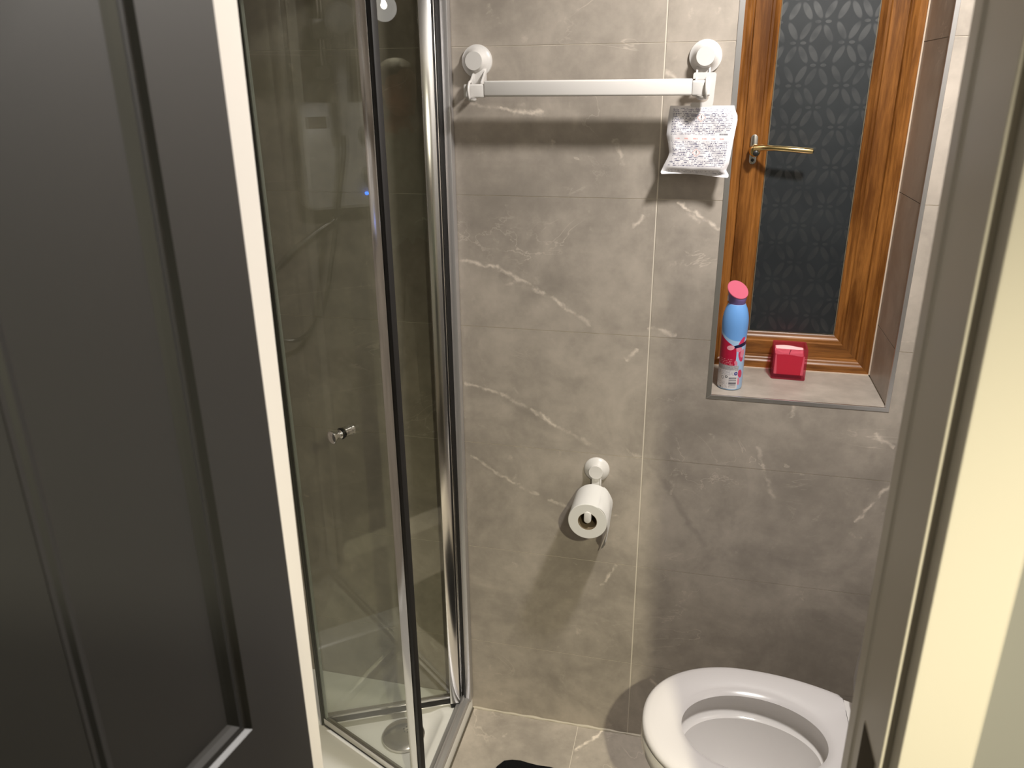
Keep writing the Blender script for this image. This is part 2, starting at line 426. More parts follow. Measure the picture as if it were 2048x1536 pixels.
# ------------------------------------------------------------------ door, open into the hall
mt = M('charcoal_satin_paint', (0.008, 0.0082, 0.0085, 1), .48, spec=1.0, Coat_Weight=.45, Coat_Roughness=.5)
mt.bump(mt.noise(mt.map(mt.obj(), scale=(60, 60, 6)), 3, 3), .05, .001)
m_door = mt.m
PH = math.radians(98); DT = .044; DW = .600
Q = Vector((-.2944, -1.0745, 0)); du = Vector((math.cos(PH), -math.sin(PH), 0)); dn = Vector((math.sin(PH), math.cos(PH), 0))
def D(s, v, z): return Q + du * s - dn * v + Vector((0, 0, z))     # s along the leaf, v depth into it from the visible face
PAN = []
for (s0, s1) in ((.082, .245), (.355, .518)):
    PAN += [(s0, s1, 1.060, 1.90), (s0, s1, .22, .86)]
def dbox(s0, s1, v0, v1, z0, z1):
    bm = bmesh.new(); box(bm, s0, s1, v0, v1, z0, z1)
    for v in bm.verts: v.co = D(*v.co)
    return bm
door = bpy.data.objects.new('door_1', None); COL.objects.link(door); struct(door, 'charcoal panelled bathroom door standing open into the hall'); door.location = (0, 0, 0)
for nm, a in (('door_stile', (0, .082, 0, DT, .008, 1.985)), ('door_stile', (.518, .6, 0, DT, .008, 1.985)), ('door_muntin', (.245, .355, 0, DT, .22, 1.90)),
              ('door_rail', (.082, .518, 0, DT, .008, .22)), ('door_rail', (.082, .245, 0, DT, .86, 1.06)), ('door_rail', (.355, .518, 0, DT, .86, 1.06)), ('door_rail', (.082, .518, 0, DT, 1.90, 1.985))):
    link(nm, dbox(*a), m_door, door)
for (s0, s1, z0, z1) in PAN:
    link('door_panel', dbox(s0, s1, .010, DT - .010, z0, z1), m_door, door)
    # ogee moulding round the sunk panel, mitred
    prof = [(0, -.0005), (.003, .0045), (.008, .0055), (.012, .0035), (.017, .0075), (.021, .0102)]
    rings = []
    for (o_, v) in prof: rings.append([D(s0 + o_, v, z0 + o_), D(s1 - o_, v, z0 + o_), D(s1 - o_, v, z1 - o_), D(s0 + o_, v, z1 - o_)])
    link('panel_moulding', loft(rings, (False, False)), m_door, door)
for hz in (.25, 1.0, 1.75):
    link('hinge', lathe([(.0055, hz - .04), (.0055, hz + .04)], 14, 'z', (Q + du * -.004 - dn * (DT + .002)).to_tuple()), m_satin, door, True)
hb = lathe([(.026, 0), (.026, .006), (.011, .010), (.009, .030), (.024, .040), (.028, .052), (.022, .062), (.006, .066)], 28, 'z')
rot = Vector((0, 0, 1)).rotation_difference(dn).to_matrix().to_4x4()
for v in hb.verts: v.co = rot @ v.co + D(.555, 0, 1.0)
link('door_knob', hb, m_satin, door, True)

# ------------------------------------------------------------------ tile trims round the recess
OX0, OX1, OZ = .1327, .5132, 1.0000
def trim(name, poly): 
    bm = prism(poly, lambda p: (p[0], -.0012, p[1]), lambda p: (p[0], .004, p[1])); return struct(link(name, bevel_all(bm, .0005, 2), m_trim))
trim('trim_6', [(OX0, OZ), (OX0 + .0108, OZ + .009), (OX0 + .0108, WZ1 - .001), (OX0, WZ1 + .009)])
trim('trim_7', [(OX1, OZ), (OX1, WZ1 + .009), (OX1 - .0085, WZ1 - .001), (OX1 - .0085, OZ + .009)])
trim('trim_8', [(OX0, OZ), (OX1, OZ), (OX1 - .0085, OZ + .009), (OX0 + .0108, OZ + .009)])
trim('trim_9', [(OX0, WZ1 + .009), (OX0 + .0108, WZ1 - .001), (OX1 - .0085, WZ1 - .001), (OX1, WZ1 + .009)])

# ------------------------------------------------------------------ window
win = bpy.data.objects.new('window_1', None); COL.objects.link(win); struct(win, 'narrow brown woodgrain casement window with frosted flower glass')
X0, X1, Z0, Z1 = WX0 + .0005, WX1 - .0005, WZ0 + .0005, WZ1 - .0005
def frame_side(name, prof, side, mat, back):
    pr = list(prof) + [(prof[-1][0], back), (prof[0][0], back)]
    e0, e1 = [], []
    for d, y in pr:
        c = [(X0 + d, y, Z0 + d), (X1 - d, y, Z0 + d), (X1 - d, y, Z1 - d), (X0 + d, y, Z1 - d)]
        e0.append(c[side]); e1.append(c[(side + 1) % 4])
    return link(name, loft([e0, e1]), mat, win, True)
outer = [(0, .207), (.0165, .207), (.019, .2098), (.0235, .2108), (.026, .2134), (.0305, .2144), (.033, .218)]
sash = [(.0336, .218), (.066, .218), (.0685, .2212), (.0735, .2222), (.0765, .2258), (.082, .2272), (.087, .2315)]
for s_, nm, mm in ((0, 'rail', m_wood_h), (1, 'stile', m_wood_v), (2, 'rail', m_wood_h), (3, 'stile', m_wood_v)):
    frame_side('frame_' + nm, outer, s_, mm, .275)
    frame_side('sash_' + nm, sash, s_, mm, .262)
# frosted glass with a printed pattern of four-petalled flowers
mt = M('frosted_flower_glass', (0.035, 0.045, 0.052, 1), .42, spec=.5)
px, _, pz = mt.sep(mt.geo())
def flowers(ox, oz):
    u = ((px - ox) / .0976 + .5).frac() - .5; v = ((pz - oz) / .0855 + .5).frac() - .5
    u = (u * .0976).abs(); v = (v * .0855)
    va = v.abs(); a = math.radians(61)
    lx = u * math.cos(a) + va * math.sin(a) - .0265; ly = va * math.cos(a) - u * math.sin(a)
    pet = ((lx / .0205).pow(2.0) + (ly / .0074).pow(2.0)).smooth(.55, 1.05).inv()
    ov = (((u - .0105) / .0065).pow(2.0) + (va / .0034).pow(2.0)).smooth(.7, 1.1).inv()
    return pet.max(ov)
fl = flowers(.3120, 1.7805).max(flowers(.3635, 1.7395))
sm = mt.noise(mt.geo(), 9, 3, .6)
pn = mt.noise(mt.map(mt.geo(), loc=(3, 1, 1)), 26, 1)
flm = fl * (pn.smooth(.30, .62) * .75 + .25)
mt.set('Base Color', mt.mix(sm.smooth(.3, .7), (0.008, 0.013, 0.017, 1), (0.016, 0.022, 0.026, 1)))
mt.set('Roughness', flm * -.13 + .52)
mt.set('Specular IOR Level', flm * .35 + .65)
mt.set('Coat Weight', flm)
mt.b.inputs['Coat Roughness'].default_value = .37
mt.b.inputs['Transmission Weight'].default_value = .2
m_frost = mt.m
link('pane', bx(X0 + .080, X1 - .080, .2305, .2345, Z0 + .080, Z1 - .080), m_frost, win)
bm = bmesh.new(); i = .0868
for side in range(4):
    c0 = [(X0 + i, Z0 + i), (X1 - i, Z0 + i), (X1 - i, Z1 - i), (X0 + i, Z1 - i)]; c1 = [(X0 + i + .0012, Z0 + i + .0012), (X1 - i - .0012, Z0 + i + .0012), (X1 - i - .0012, Z1 - i - .0012), (X0 + i + .0012, Z1 - i - .0012)]
    a, b = side, (side + 1) % 4
    f = [bm.verts.new((p[0], .2302, p[1])) for p in (c0[a], c0[b], c1[b], c1[a])]; bm.faces.new(f)
link('glazing_seal', bm, plain('brown_glazing_seal', (0.20, 0.15, 0.08, 1), .6), win)
bm = bmesh.new()
box(bm, WX1 - .0028, WX1, .2035, .208, WZ0, WZ1); box(bm, WX0, WX0 + .0028, .2035, .208, WZ0, WZ1); box(bm, WX0, WX1, .2035, .208, WZ0, WZ0 + .0018)
link('sealant_bead', bm, plain('pale_sealant', (0.66, 0.54, 0.43, 1), .6), win)
# handle: plate, boss and lever
hx, hzz = .1945, 1.5215
hp = link('handle_plate', bevel_all(prism(rrect(.0155, .064, .0076, 8), lambda p: (hx + p[0], .218, hzz + p[1]), lambda p: (hx + p[0], .2125, hzz + p[1])), .001, 2), m_silver, win, True)
link('handle_screw', lathe([(.0036, .2124), (.0036, .2116), (.002, .2112)], 14, 'y', (hx, 0, hzz - .023)), m_dark, hp, True)
link('handle_boss', lathe([(.0125, .2125), (.0125, .206), (.0108, .200), (.0108, .192), (.0118, .188), (.0095, .1835), (.004, .1825)], 28, 'y', (hx + .002, 0, hzz - .002)), m_gold, hp, True)
bm = tube([(hx + .001, .1885, hzz + .004), (hx + .020, .181, hzz + .0062), (hx + .045, .176, hzz + .0056), (hx + .080, .174, hzz + .0036), (hx + .112, .1735, hzz + .0010), (hx + .121, .1735, hzz + .0002), (hx + .1235, .1735, hzz)], [.0085, .0068, .0058, .0062, .0066, .0058, .002], 16)
link('handle_lever', bm, m_gold, win, True)
link('handle_lock', lathe([(.0062, .1826), (.0062, .1795), (.004, .178)], 18, 'y', (hx + .004, 0, hzz - .006)), m_dark, win, True)

# ------------------------------------------------------------------ shower tray
tray = thing('shower_tray', 'low white shower tray in the corner behind the folding glass door', 'shower tray', (-.82, -.4, 0))
TX0, TX1, TY0, TY1, TZ = XL, -.4396, YF, -.001, .040
def rr_at(x0, x1, y0, y1, r, z, n=6):
    return [((x0 + x1) / 2 + p[0] - tray.location.x, (y0 + y1) / 2 + p[1] - tray.location.y, z) for p in rrect(x1 - x0, y1 - y0, r, n)]
rings = [rr_at(TX0, TX1, TY0, TY1, .004, 0), rr_at(TX0, TX1, TY0, TY1, .004, TZ - .006), rr_at(TX0, TX1 - .002, TY0, TY1, .004, TZ - .001), rr_at(TX0, TX1 - .006, TY0, TY1, .004, TZ),
         rr_at(TX0 + .045, TX1 - .052, TY0 + .045, TY1 - .05, .05, TZ), rr_at(TX0 + .055, TX1 - .060, TY0 + .055, TY1 - .058, .045, TZ - .004),
         rr_at(TX0 + .066, TX1 - .074, TY0 + .066, TY1 - .072, .035, TZ - .016), rr_at(TX0 + .09, TX1 - .095, TY0 + .09, TY1 - .093, .03, TZ - .019)]
link('tray_body', loft(rings), m_tray, tray, True)
# chrome waste cover
dc = thing('drain_cover', 'round chrome waste cover standing on the white shower tray', 'drain cover', (-.583, -.172, TZ - .0182))
link('cover_dome', lathe([(.047, 0), (.056, .004), (.0565, .011), (.053, .0145), (.03, .0175), (0.001, .0185)], 48), plain('worn_chrome', (0.70, 0.67, 0.64, 1), .26, 1.0), dc, True)
for k in range(7):
    a = 2 * math.pi * k / 6; r_ = 0 if k == 6 else .0095
    link('drain_hole', lathe([(.0024, .0182), (.0024, .0190)], 10, 'z', (r_ * math.cos(a) + .006, r_ * math.sin(a) + .012, -.0006)), m_dark, dc)

# ------------------------------------------------------------------ folding shower door
enc = thing('shower_enclosure', 'chrome framed shower enclosure with its clear bifold door half folded inwards', 'shower enclosure', (-.456, -.4, TZ))
eo = enc.location
def eb(name, x0, x1, y0, y1, z0, z1, mat, bev=.001):
    return link(name, bx(x0 - eo.x, x1 - eo.x, y0 - eo.y, y1 - eo.y, z0 - eo.z, z1 - eo.z, bev), mat, enc, True)
ZT = 1.955
eb('wall_post', -.4520, -.4370, -.026, -.0015, TZ, ZT, m_post, .0012)
eb('post_channel', -.4725, -.4520, -.0225, -.0015, TZ, ZT, m_alu, .0010)
eb('post_gasket', -.4615, -.4522, -.0262, -.0226, TZ + .01, ZT, m_gasket, .0005)
eb('pivot_strip', -.4650, -.4622, -.0305, -.0226, TZ + .01, ZT, m_chrome, .0005)
eb('post_gasket', -.4730, -.4655, -.0330, -.0226, TZ + .02, ZT, m_gasket, .0005)
eb('wall_post', -.4725, -.4405, -.868, -.840, TZ, ZT, m_alu, .002)
eb('fixed_post', -.4725, -.4405, YF + .0015, -.925, TZ, ZT, m_alu, .002)
eb('fixed_glass', -.4600, -.4540, -.930, -.865, TZ + .01, ZT, m_glass, 0)
# bottom track: a low sill with an upstand
tr_prof = [(-.4725, 0), (-.4400, 0), (-.4400, .0085), (-.4440, .0115), (-.4545, .0125), (-.4560, .0205), (-.4600, .0210), (-.4615, .0125), (-.4705, .0125), (-.4725, .010)]
link('bottom_track', bevel_all(prism([(a - eo.x, b) for a, b in tr_prof], lambda p: (p[0], -.001 - eo.y, p[1]), lambda p: (p[0], -.925 - eo.y, p[1])), .0007, 2, 25), m_post, enc, True)
eb('top_track', -.4740, -.4390, -.925, -.0015, ZT, ZT + .04, m_chrome, .002)
# the two leaves
PC = Vector((-.4790, -.0480)); PB = Vector((-.8010, -.1990)); PB1 = Vector((-.8004, -.2030)); PA = Vector((-.4630, -.3517))
def leaf(p0, p1, tag_=''):
    d = (p1 - p0); L = d.length; d = d / L; nn = Vector((-d.y, d.x))
    def T(s, v, z): q = p0 + d * s + nn * v; return (q.x - eo.x, q.y - eo.y, z - eo.z)
    def lb(name, s0, s1, v0, v1, z0, z1, mat, bev=.0008, par=None):
        bm = bx(s0, s1, v0, v1, z0, z1, bev)
        for v in bm.verts: v.co = T(*v.co)
        return link(name, bm, mat, par or enc, True)
    return L, T, lb
ZB = TZ + .012
L1, T1, lb1 = leaf(PC, PB1)
lb1('leaf_glass', .008, L1 - .006, -.0025, .0025, ZB + .016, ZT - .03, m_glass, 0)
lb1('leaf_stile', -.0145, .0115, -.010, .010, ZB + .004, ZT - .005, m_stile, .0009)
lb1('leaf_rail', .0115, L1 - .010, -.0065, .0065, ZB + .021, ZB + .029, m_alu, .0012)
lb1('leaf_gasket', .0115, L1 - .012, -.0062, .0062, ZB + .003, ZB + .0210, m_gasket, .0006)
lb1('leaf_rail', .0115, L1 - .012, -.0050, .0050, ZB - .002, ZB + .0030, m_chrome, .0006)
lb1('leaf_rail', .012, L1 - .010, -.008, .008, ZT - .03, ZT - .006, m_chrome, .0012)
lb1('pivot_foot', -.016, .010, -.010, .010, TZ + .001, ZB + .004, m_gasket, .002)
L2, T2, lb2 = leaf(PB, PA)
lb2('leaf_glass', .006, L2 - .026, -.0025, .0025, ZB + .016, ZT - .03, m_glass, 0)
lb2('leaf_stile', L2 - .030, L2 - .004, -.008, .008, ZB, ZT - .005, m_stile, .0008)
lb2('leaf_gasket', L2 - .004, L2 + .0075, -.0075, .0065, ZB, ZT - .005, m_gasket, .0012)
lb2('magnet_strip', L2 - .0045, L2 - .0025, -.0098, -.0078, ZB, ZT - .005, m_chrome, .0003)
lb2('leaf_rail', .010, L2 - .030, -.0065, .0065, ZB + .006, ZB + .026, m_alu, .0012)
lb2('leaf_gasket', .010, L2 - .030, -.0045, .0045, ZB - .003, ZB + .006, m_gasket, .0006)
lb2('leaf_rail', .010, L2 - .030, -.008, .008, ZT - .03, ZT - .006, m_chrome, .0012)
bm = lathe([(.0062, ZB - .004 - eo.z), (.0062, ZT - .006 - eo.z)], 14, 'z', (PB.x - eo.x, PB.y - eo.y, 0))
link('hinge_seal', bm, m_seal, enc, True)
lb2('hinge_seal', .004, .013, -.0042, .0042, ZB, ZT - .006, m_seal, .001)
lb2('seal_lip', .013, .0175, -.0036, .0036, ZB, ZT - .006, m_seal_edge, .0006)
# two-sided knob through the near leaf
kd = (PA - PB).normalized(); kn = Vector((kd.y, -kd.x)); KS = L2 - .1767
kp = PB + kd * KS
def knob(prof, mat, name='leaf_knob'):
    bm = lathe(prof, 28, 'z'); rt_ = Vector((0, 0, 1)).rotation_difference(Vector((kn.x, kn.y, 0))).to_matrix()
    for v in bm.verts: v.co = rt_ @ v.co + Vector((kp.x - eo.x, kp.y - eo.y, 965e-3 - eo.z))
    return link(name, bm, mat, enc, True)
knob([(.010, .0026), (.0105, .008), (.0085, .011), (.0092, .020), (.0135, .026), (.0138, .031), (.009, .034), (.001, .0345)], m_chrome)
knob([(.0112, -.0026), (.0112, -.0075), (.0100, -.0078), (.0100, -.0085), (.0112, -.0088), (.0112, -.0185), (.0100, -.019), (.0100, -.0205), (.0118, -.021), (.0118, -.0265), (.0075, -.0285), (.001, -.029)], m_chrome)
knob([(.0127, .0046), (.0127, .0026), (.0102, .0026)], m_gasket, 'knob_washer')

# silicone bead along floor and tray edge
pts = [(-.4385 + k * .0144, -.0028, .0012 + .0008 * math.sin(k * 1.7)) for k in range(101)]
struct(link('trim_10', tube(pts, [.0034 + .0011 * math.sin(k * .9) * math.sin(k * .37) for k in range(101)], 8), m_silicone, None, True))
struct(link('trim_11', tube([(-.4372, -.002, .0008), (-.4376, -.4, .0008), (-.4376, YF + .002, .0008)], .0026, 8), plain('grubby_silicone', (0.10, 0.085, 0.06, 1), .6), None, True))

# ------------------------------------------------------------------ electric shower, rail and handset
es = thing('electric_shower', 'white electric shower box with two dials on the left wall, mirrored in the glass', 'shower unit', (XL, -.484, 1.495))
bm = loft([[(d, p[0] * s_, p[1] * s_) for p in rrect(.222, .262, .026, 8)] for d, s_ in ((.0, .97), (.004, 1), (.060, 1), (.074, .985), (.080, .93))])
link('shower_case', bm, plain('gloss_white_case', (0.86, 0.84, 0.83, 1), .3), es, True)
for dz_, r_ in ((.052, .026), (-.048, .026)):
    link('dial', lathe([(r_, .079), (r_ * .97, .092), (r_ * .55, .096), (r_ * .5, .0935), (.001, .0935)], 30, 'x', (0, -.062, dz_)), plain('grey_dial', (0.35, 0.34, 0.33, 1), .3), es, True)
mt = M('blue_indicator', (0.02, 0.1, 0.9, 1)); mt.b.inputs['Emission Color'].default_value = (0.02, 0.16, 1, 1); mt.b.inputs['Emission Strength'].default_value = 26
link('indicator_light', lathe([(.0042, .079), (.0042, .083), (.001, .0845)], 16, 'x', (0, -.048, -.094)), mt.m, es, True)
link('maker_plate', bx(.079, .0812, .042, .094, .070, .098, .0008), m_silver, es)
rail = thing('shower_rail', 'chrome shower riser rail on the left wall above the electric shower', 'shower rail', (XL, -.452, 1.93))
link('rail_tube', lathe([(.010, -.25), (.010, .25)], 18, 'z', (.052, 0, 0)), m_chrome, rail, True)
for zz in (-.235, .235):
    link('rail_bracket', lathe([(.013, .0005), (.016, .030), (.016, .062)], 18, 'x', (0, 0, zz)), m_whitep, rail, True)
link('slider', bevel_all(bx(.036, .070, -.020, .020, -.16, -.115), .004), m_whitep, rail, True)
hs = thing('hand_shower', 'grey white hand shower hanging from the riser rail with its looped hose', 'hand shower', (-1.065, -.470, 1.74))
bm = tube([(.010, 0, .065), (.008, 0, .02), (.002, 0, -.05), (-.004, 0, -.12), (-.008, .001, -.19)], [.0165, .0165, .0155, .0145, .0115], 18)
link('handle', bm, m_whitep, hs, True)
bm = lathe([(.020, .012), (.034, .004), (.037, -.006), (.035, -.013), (.001, -.015)], 30, 'z')
rt_ = Euler((0, math.radians(-62), 0)).to_matrix()
for v in bm.verts: v.co = rt_ @ v.co + Vector((.022, 0, .072))
link('spray_head', bm, m_whitep, hs, True)
pth = []
ctrl = [(-1.073, -.469, 1.552), (-1.075, -.466, 1.50), (-1.085, -.445, 1.38), (-1.095, -.42, 1.25), (-1.11, -.39, 1.12), (-1.12, -.345, 1.05), (-1.13, -.30, 1.03), (-1.135, -.255, 1.06), (-1.14, -.25, 1.15), (-1.145, -.30, 1.24), (-1.15, -.40, 1.31), (-1.155, -.45, 1.335), (-1.155, -.462, 1.3625)]
for k in range(len(ctrl) - 1):
    p0, p1, p2, p3 = (Vector(ctrl[max(0, min(len(ctrl) - 1, k + q))]) for q in (-1, 0, 1, 2))
    for t in range(6):
        t /= 6; pth.append(.5 * ((2 * p1) + (p2 - p0) * t + (2 * p0 - 5 * p1 + 4 * p2 - p3) * t * t + (3 * p1 - p0 - 3 * p2 + p3) * t ** 3))
pth.append(Vector(ctrl[-1]))
link('hose', tube([p - hs.location for p in pth], .0062, 10), plain('ribbed_hose', (0.34, 0.33, 0.31, 1), .3, .8), hs, True)

# ------------------------------------------------------------------ towel bar on suction cups
tb = thing('towel_bar', 'white plastic towel bar on two suction cups high on the tiled wall', 'towel rail', (-.15, 0, 1.655))
to = tb.location
def tbo(name, bm, mat=m_whitep, par=None):
    bmesh.ops.translate(bm, verts=bm.verts, vec=-Vector(to)); return link(name, bm, mat, par or tb, True)
def section(x0, x1, y, z, w_, h_, r_):
    pts = rrect(w_, h_, r_, 5); e = .0014
    return loft([[(x, y + p[0] * s_, z + p[1] * s_) for p in pts] for x, s_ in ((x0, .93), (x0 + e, 1), (x1 - e, 1), (x1, .93))])
BY = -.072
tbo('bar_tube', section(-.347, .0575, BY + .001, 1.6545, .022, .030, .0042))
tbo('bar_sleeve', section(-.3895, -.3480, BY, 1.6505, .0175, .0262, .004))
tbo('bar_sleeve', section(.0583, .0905, BY, 1.6522, .0205, .0285, .0045))
def cup(cx, cz, r_):
    f = tbo('suction_cup', lathe([(r_, -.0006), (r_, -.0035), (r_ * .985, -.0062), (r_ * .86, -.0078), (r_ * .68, -.0165), (r_ * .60, -.0235), (r_ * .575, -.0245), (r_ * .575, -.0285), (r_ * .55, -.0300), (.0005, -.0300)], 56, 'y', (cx, 0, cz)))
    return f
for cx, cz, r_, bx_ in ((-.3822, 1.708, .0322, -.3738), (.0776, 1.7093, .0312, .0755)):
    cup(cx, cz, r_)
    # neck plate with two gussets, then the loop that carries the bar
    tbo('cup_neck', bevel_all(bx(bx_ - .0105, bx_ + .0105, -.0165, -.0125, 1.664, 1.692), .0008))
    for s_ in (-1, 1):
        px0 = bx_ + s_ * .0118
        bm = loft([[(px0 - .0019, -.010, 1.694), (px0 - .0019, -.0475, 1.667), (px0 - .0019, -.0475, 1.660), (px0 - .0019, -.010, 1.660)],
                   [(px0 + .0019, -.010, 1.694), (px0 + .0019, -.0475, 1.667), (px0 + .0019, -.0475, 1.660), (px0 + .0019, -.010, 1.660)]])
        tbo('cup_gusset', bevel_all(bm, .0007))
    zc = 1.6505 if cx < 0 else 1.6522
    ring = []
    for k in range(25):
        a = 2 * math.pi * k / 24; ring.append((bx_ + (-.004 if cx < 0 else .008), BY + .0165 * math.cos(a), zc + .0178 * math.sin(a)))
    tbo('bar_loop', tube(ring, .0026, 10, False))
    tbo('loop_foot', lathe([(.0105, zc - .0135), (.0095, zc - .0165), (.006, zc - .0200), (.001, zc - .0208)], 20, 'z', (bx_, BY - .002, 0)))

# ------------------------------------------------------------------ packet hanging from the bar
pk = thing('scented_packet', 'white printed paper packet hooked on the right end of the towel bar', 'packet', (.078, -.03, 1.62))
po = Vector(pk.location)
HY0, HY1 = -.0405, -.0385
hook = [(.0575, 1.669)] + [(.0575 + .004 - .004 * math.cos(math.radians(a)), 1.6765 + .004 * math.sin(math.radians(a))) for a in (0, 30, 60, 90)] \
     + [(.0965 + .004 * math.sin(math.radians(a)), 1.6765 + .004 * math.cos(math.radians(a))) for a in (0, 30, 60, 90)] \
     + [(.0985, 1.627), (.0955, 1.610), (.0605, 1.610), (.0555, 1.6225), (.0570, 1.6262), (.0800, 1.6266), (.0850, 1.6285), (.0885, 1.6330), (.0893, 1.640), (.0893, 1.669)]
bm = prism(hook, lambda p: (p[0] - po.x, HY0 - po.y, p[1] - po.z), lambda p: (p[0] - po.x, HY1 - po.y, p[1] - po.z))
link('hook_card', bm, m_whitep, pk)
# paper bag: pillow with crimped foot
mt = M('printed_packet_paper', (0.80, 0.78, 0.80, 1), .45)
u, v, _ = mt.sep(mt.uv())          # metres across and down
def textrows(mt, u, v, pitch, fill=.55, ufreq=420, thr=.44):
    row = (v / pitch).floor(); fr = (v / pitch).frac()
    n_ = mt.noise(mt.comb(u * ufreq, row * 17.3, 0.0), 1.0, 1, .5)
    n2 = mt.noise(mt.comb(u * ufreq * .28, row * 7.7 + 50.0, 0.0), 1.0, 0, .5)
    return fr.gt(.5 - fill / 2) * fr.lt(.5 + fill / 2) * n_.gt(thr) * n2.gt(.36), n2
ink, boldn = textrows(mt, u, v, .00305)
inblock = u.gt(.0075) * u.lt(.1135)
b1 = v.gt(.004) * v.lt(.0535); b2 = v.gt(.0650) * v.lt(.1130)
diam = None
for (cu, cv) in ((.059, .0215), (.054, .0865)):
    dd = (u - cu).abs() + (v - cv).abs()
    clear = dd.lt(.0088); ringm = dd.lt(.0080) * dd.gt(.0068)
    ex = ((((u - cu) / .0009).pow(2.0) + ((v - cv + .0012) / .0034).pow(2.0)).lt(1.0)).max((((u - cu).pow(2.0) + (v - cv - .0040).pow(2.0))).lt(.0009 ** 2))
    diam = (clear, ringm, ex) if diam is None else (diam[0].max(clear), diam[1].max(ringm), diam[2].max(ex))
corner = (u.gt(.090) * v.gt(.0485) * v.lt(.056))
bl = (b1.max(b2)) * inblock * diam[0].inv() * corner.inv()
ink = ink * bl
red, _r = textrows(mt, u, v - .0583, .0042, .6, 260, .46)
redrow = v.gt(.0583) * v.lt(.0625) * inblock * ((u * 62.0).frac()).lt(.52)
code, _c = textrows(mt, u, v - .0495, .005, .6, 420, .45)
codem = code * v.gt(.0495) * v.lt(.0545) * u.gt(.094) * u.lt(.110)
foot, _f = textrows(mt, u, v, .0030, .5, 300, .5)
footm = foot * v.gt(.121) * v.lt(.1275) * u.gt(.012) * u.lt(.112)
c = mt.mix((ink * boldn.smooth(.3, .75) * .55 + ink * .40).min(1.0), (0.82, 0.80, 0.83, 1), (0.045, 0.045, 0.13, 1))
c = mt.mix(footm * .55, c, (0.06, 0.06, 0.1, 1))
c = mt.mix(red * redrow * .55, c, (0.75, 0.16, 0.10, 1))
c = mt.mix(codem * .7, c, (0.03, 0.03, 0.05, 1))
c = mt.mix(diam[1] * .75, c, (0.72, 0.25, 0.18, 1))
c = mt.mix(diam[2] * .9, c, (0.04, 0.02, 0.02, 1))
mt.set('Base Color', c)
NU, NV = 40, 46
bm = bmesh.new(); lay = bm.loops.layers.uv.new('UVMap')
def lerp(a, b, t): return a + (b - a) * t
lefte = [(0, .0170), (.15, .0150), (.35, .0140), (.42, .0135), (.55, .0180), (.68, .0210), (.74, .0190), (.86, .0115), (.97, .0062), (1.0, .0085)]
righte = [(0, .1385), (.06, .1405), (.13, .1455), (.20, .1465), (.35, .1440), (.6, .1405), (.8, .1375), (.9, .1330), (.97, .1395), (1, .1370)]
def ev(tab, t):
    for (a, x0), (b, x1) in zip(tab, tab[1:]):
        if a <= t <= b: return lerp(x0, x1, (t - a) / (b - a))
    return tab[-1][1]
nz_ = [[random.uniform(-1, 1) for _ in range(9)] for _ in range(9)]
def wob(s_, t):
    a, b = s_ * 7.99, t * 7.99; i_, j_ = int(a), int(b); fa, fb = a - i_, b - j_
    return lerp(lerp(nz_[i_][j_], nz_[i_ + 1][j_], fa), lerp(nz_[i_][j_ + 1], nz_[i_ + 1][j_ + 1], fa), fb)
def pkpt(s_, t, sgn):
    xl, xr = ev(lefte, t), ev(righte, t); x = lerp(xl, xr, s_)
    z = 1.6205 - .130 * t - .0035 * s_ * t + (.004 * math.sin(s_ * 5.0) + .003 if t > .9 else 0) * (t - .9) * 5
    es_ = min(1, min(s_, 1 - s_) / .10); et = min(1, t / .10, max(0, (.955 - t)) / .08)
    puff = .0085 * (max(0, es_) ** .7) * (max(0, et) ** .6)
    y = -.0345 - .004 * t + (sgn * puff) + .0016 * wob(s_, t) * (1 if sgn < 0 else .3) + (-.004 * math.sin(s_ * 6.5 + 1) * max(0, t - .93) / .07) + (-.003 if sgn < 0 else 0)
    return Vector((x, y, z)) - po
for sgn in (-1, 1):
    G = [[bm.verts.new(pkpt(a / NU, b / NV, sgn)) for a in range(NU + 1)] for b in range(NV + 1)]
    for b in range(NV):
        for a in range(NU):
            f = bm.faces.new((G[b][a], G[b][a + 1], G[b + 1][a + 1], G[b + 1][a]))
            for lp, (aa, bb) in zip(f.loops, ((a, b), (a + 1, b), (a + 1, b + 1), (a, b + 1))):
                lp[lay].uv = (aa / NU * .122 if sgn < 0 else -1, bb / NV * .131)
link('paper_bag', bm, mt.m, pk, True)

# ------------------------------------------------------------------ toilet roll holder and roll
rh = thing('toilet_roll_holder', 'white suction cup toilet roll holder on the tiled wall', 'roll holder', (-.107, 0, .797))
ro = Vector(rh.location)
r_ = .0305
link('suction_cup', lathe([(r_, -.0006), (r_, -.004), (r_ * .96, -.0065), (r_ * .82, -.0095), (r_ * .64, -.0150), (r_ * .58, -.0165), (r_ * .575, -.0205), (r_ * .55, -.0218), (.0005, -.0218)], 56, 'y'), m_whitep, rh, True)
link('holder_arm', bevel_all(bx(-.0100, .0105, -.0165, -.0120, -.075, -.010), .001), m_whitep, rh, True)
link('arm_fin', bevel_all(bx(.0100, .0130, -.0185, -.008, -.062, -.012), .0006), m_whitep, rh, True)
bm = loft([[(p[0] - .0035, y, p[1] * 1.0 - .0638) for p in [(a * s_, b * s_) for a, b in rrect(.0165, .030, .008, 6)]] for y, s_ in ((-.0125, 1), (-.1225, 1), (-.1250, .94), (-.1258, .80))])
link('holder_rod', bm, m_whitep, rh, True)
tr = thing('toilet_roll', 'white toilet paper roll on the suction cup holder with a torn sheet hanging down', 'toilet roll', (-.1105, -.073, .722))
R0, RI, HW = .0452, .0222, .050
link('paper_winding', lathe([(RI, -HW), (R0 - .0012, -HW), (R0, -HW + .0012), (R0, HW - .0012), (R0 - .0012, HW), (RI, HW), (RI, -HW)], 72, 'y', cap=False), m_paper, tr, True)
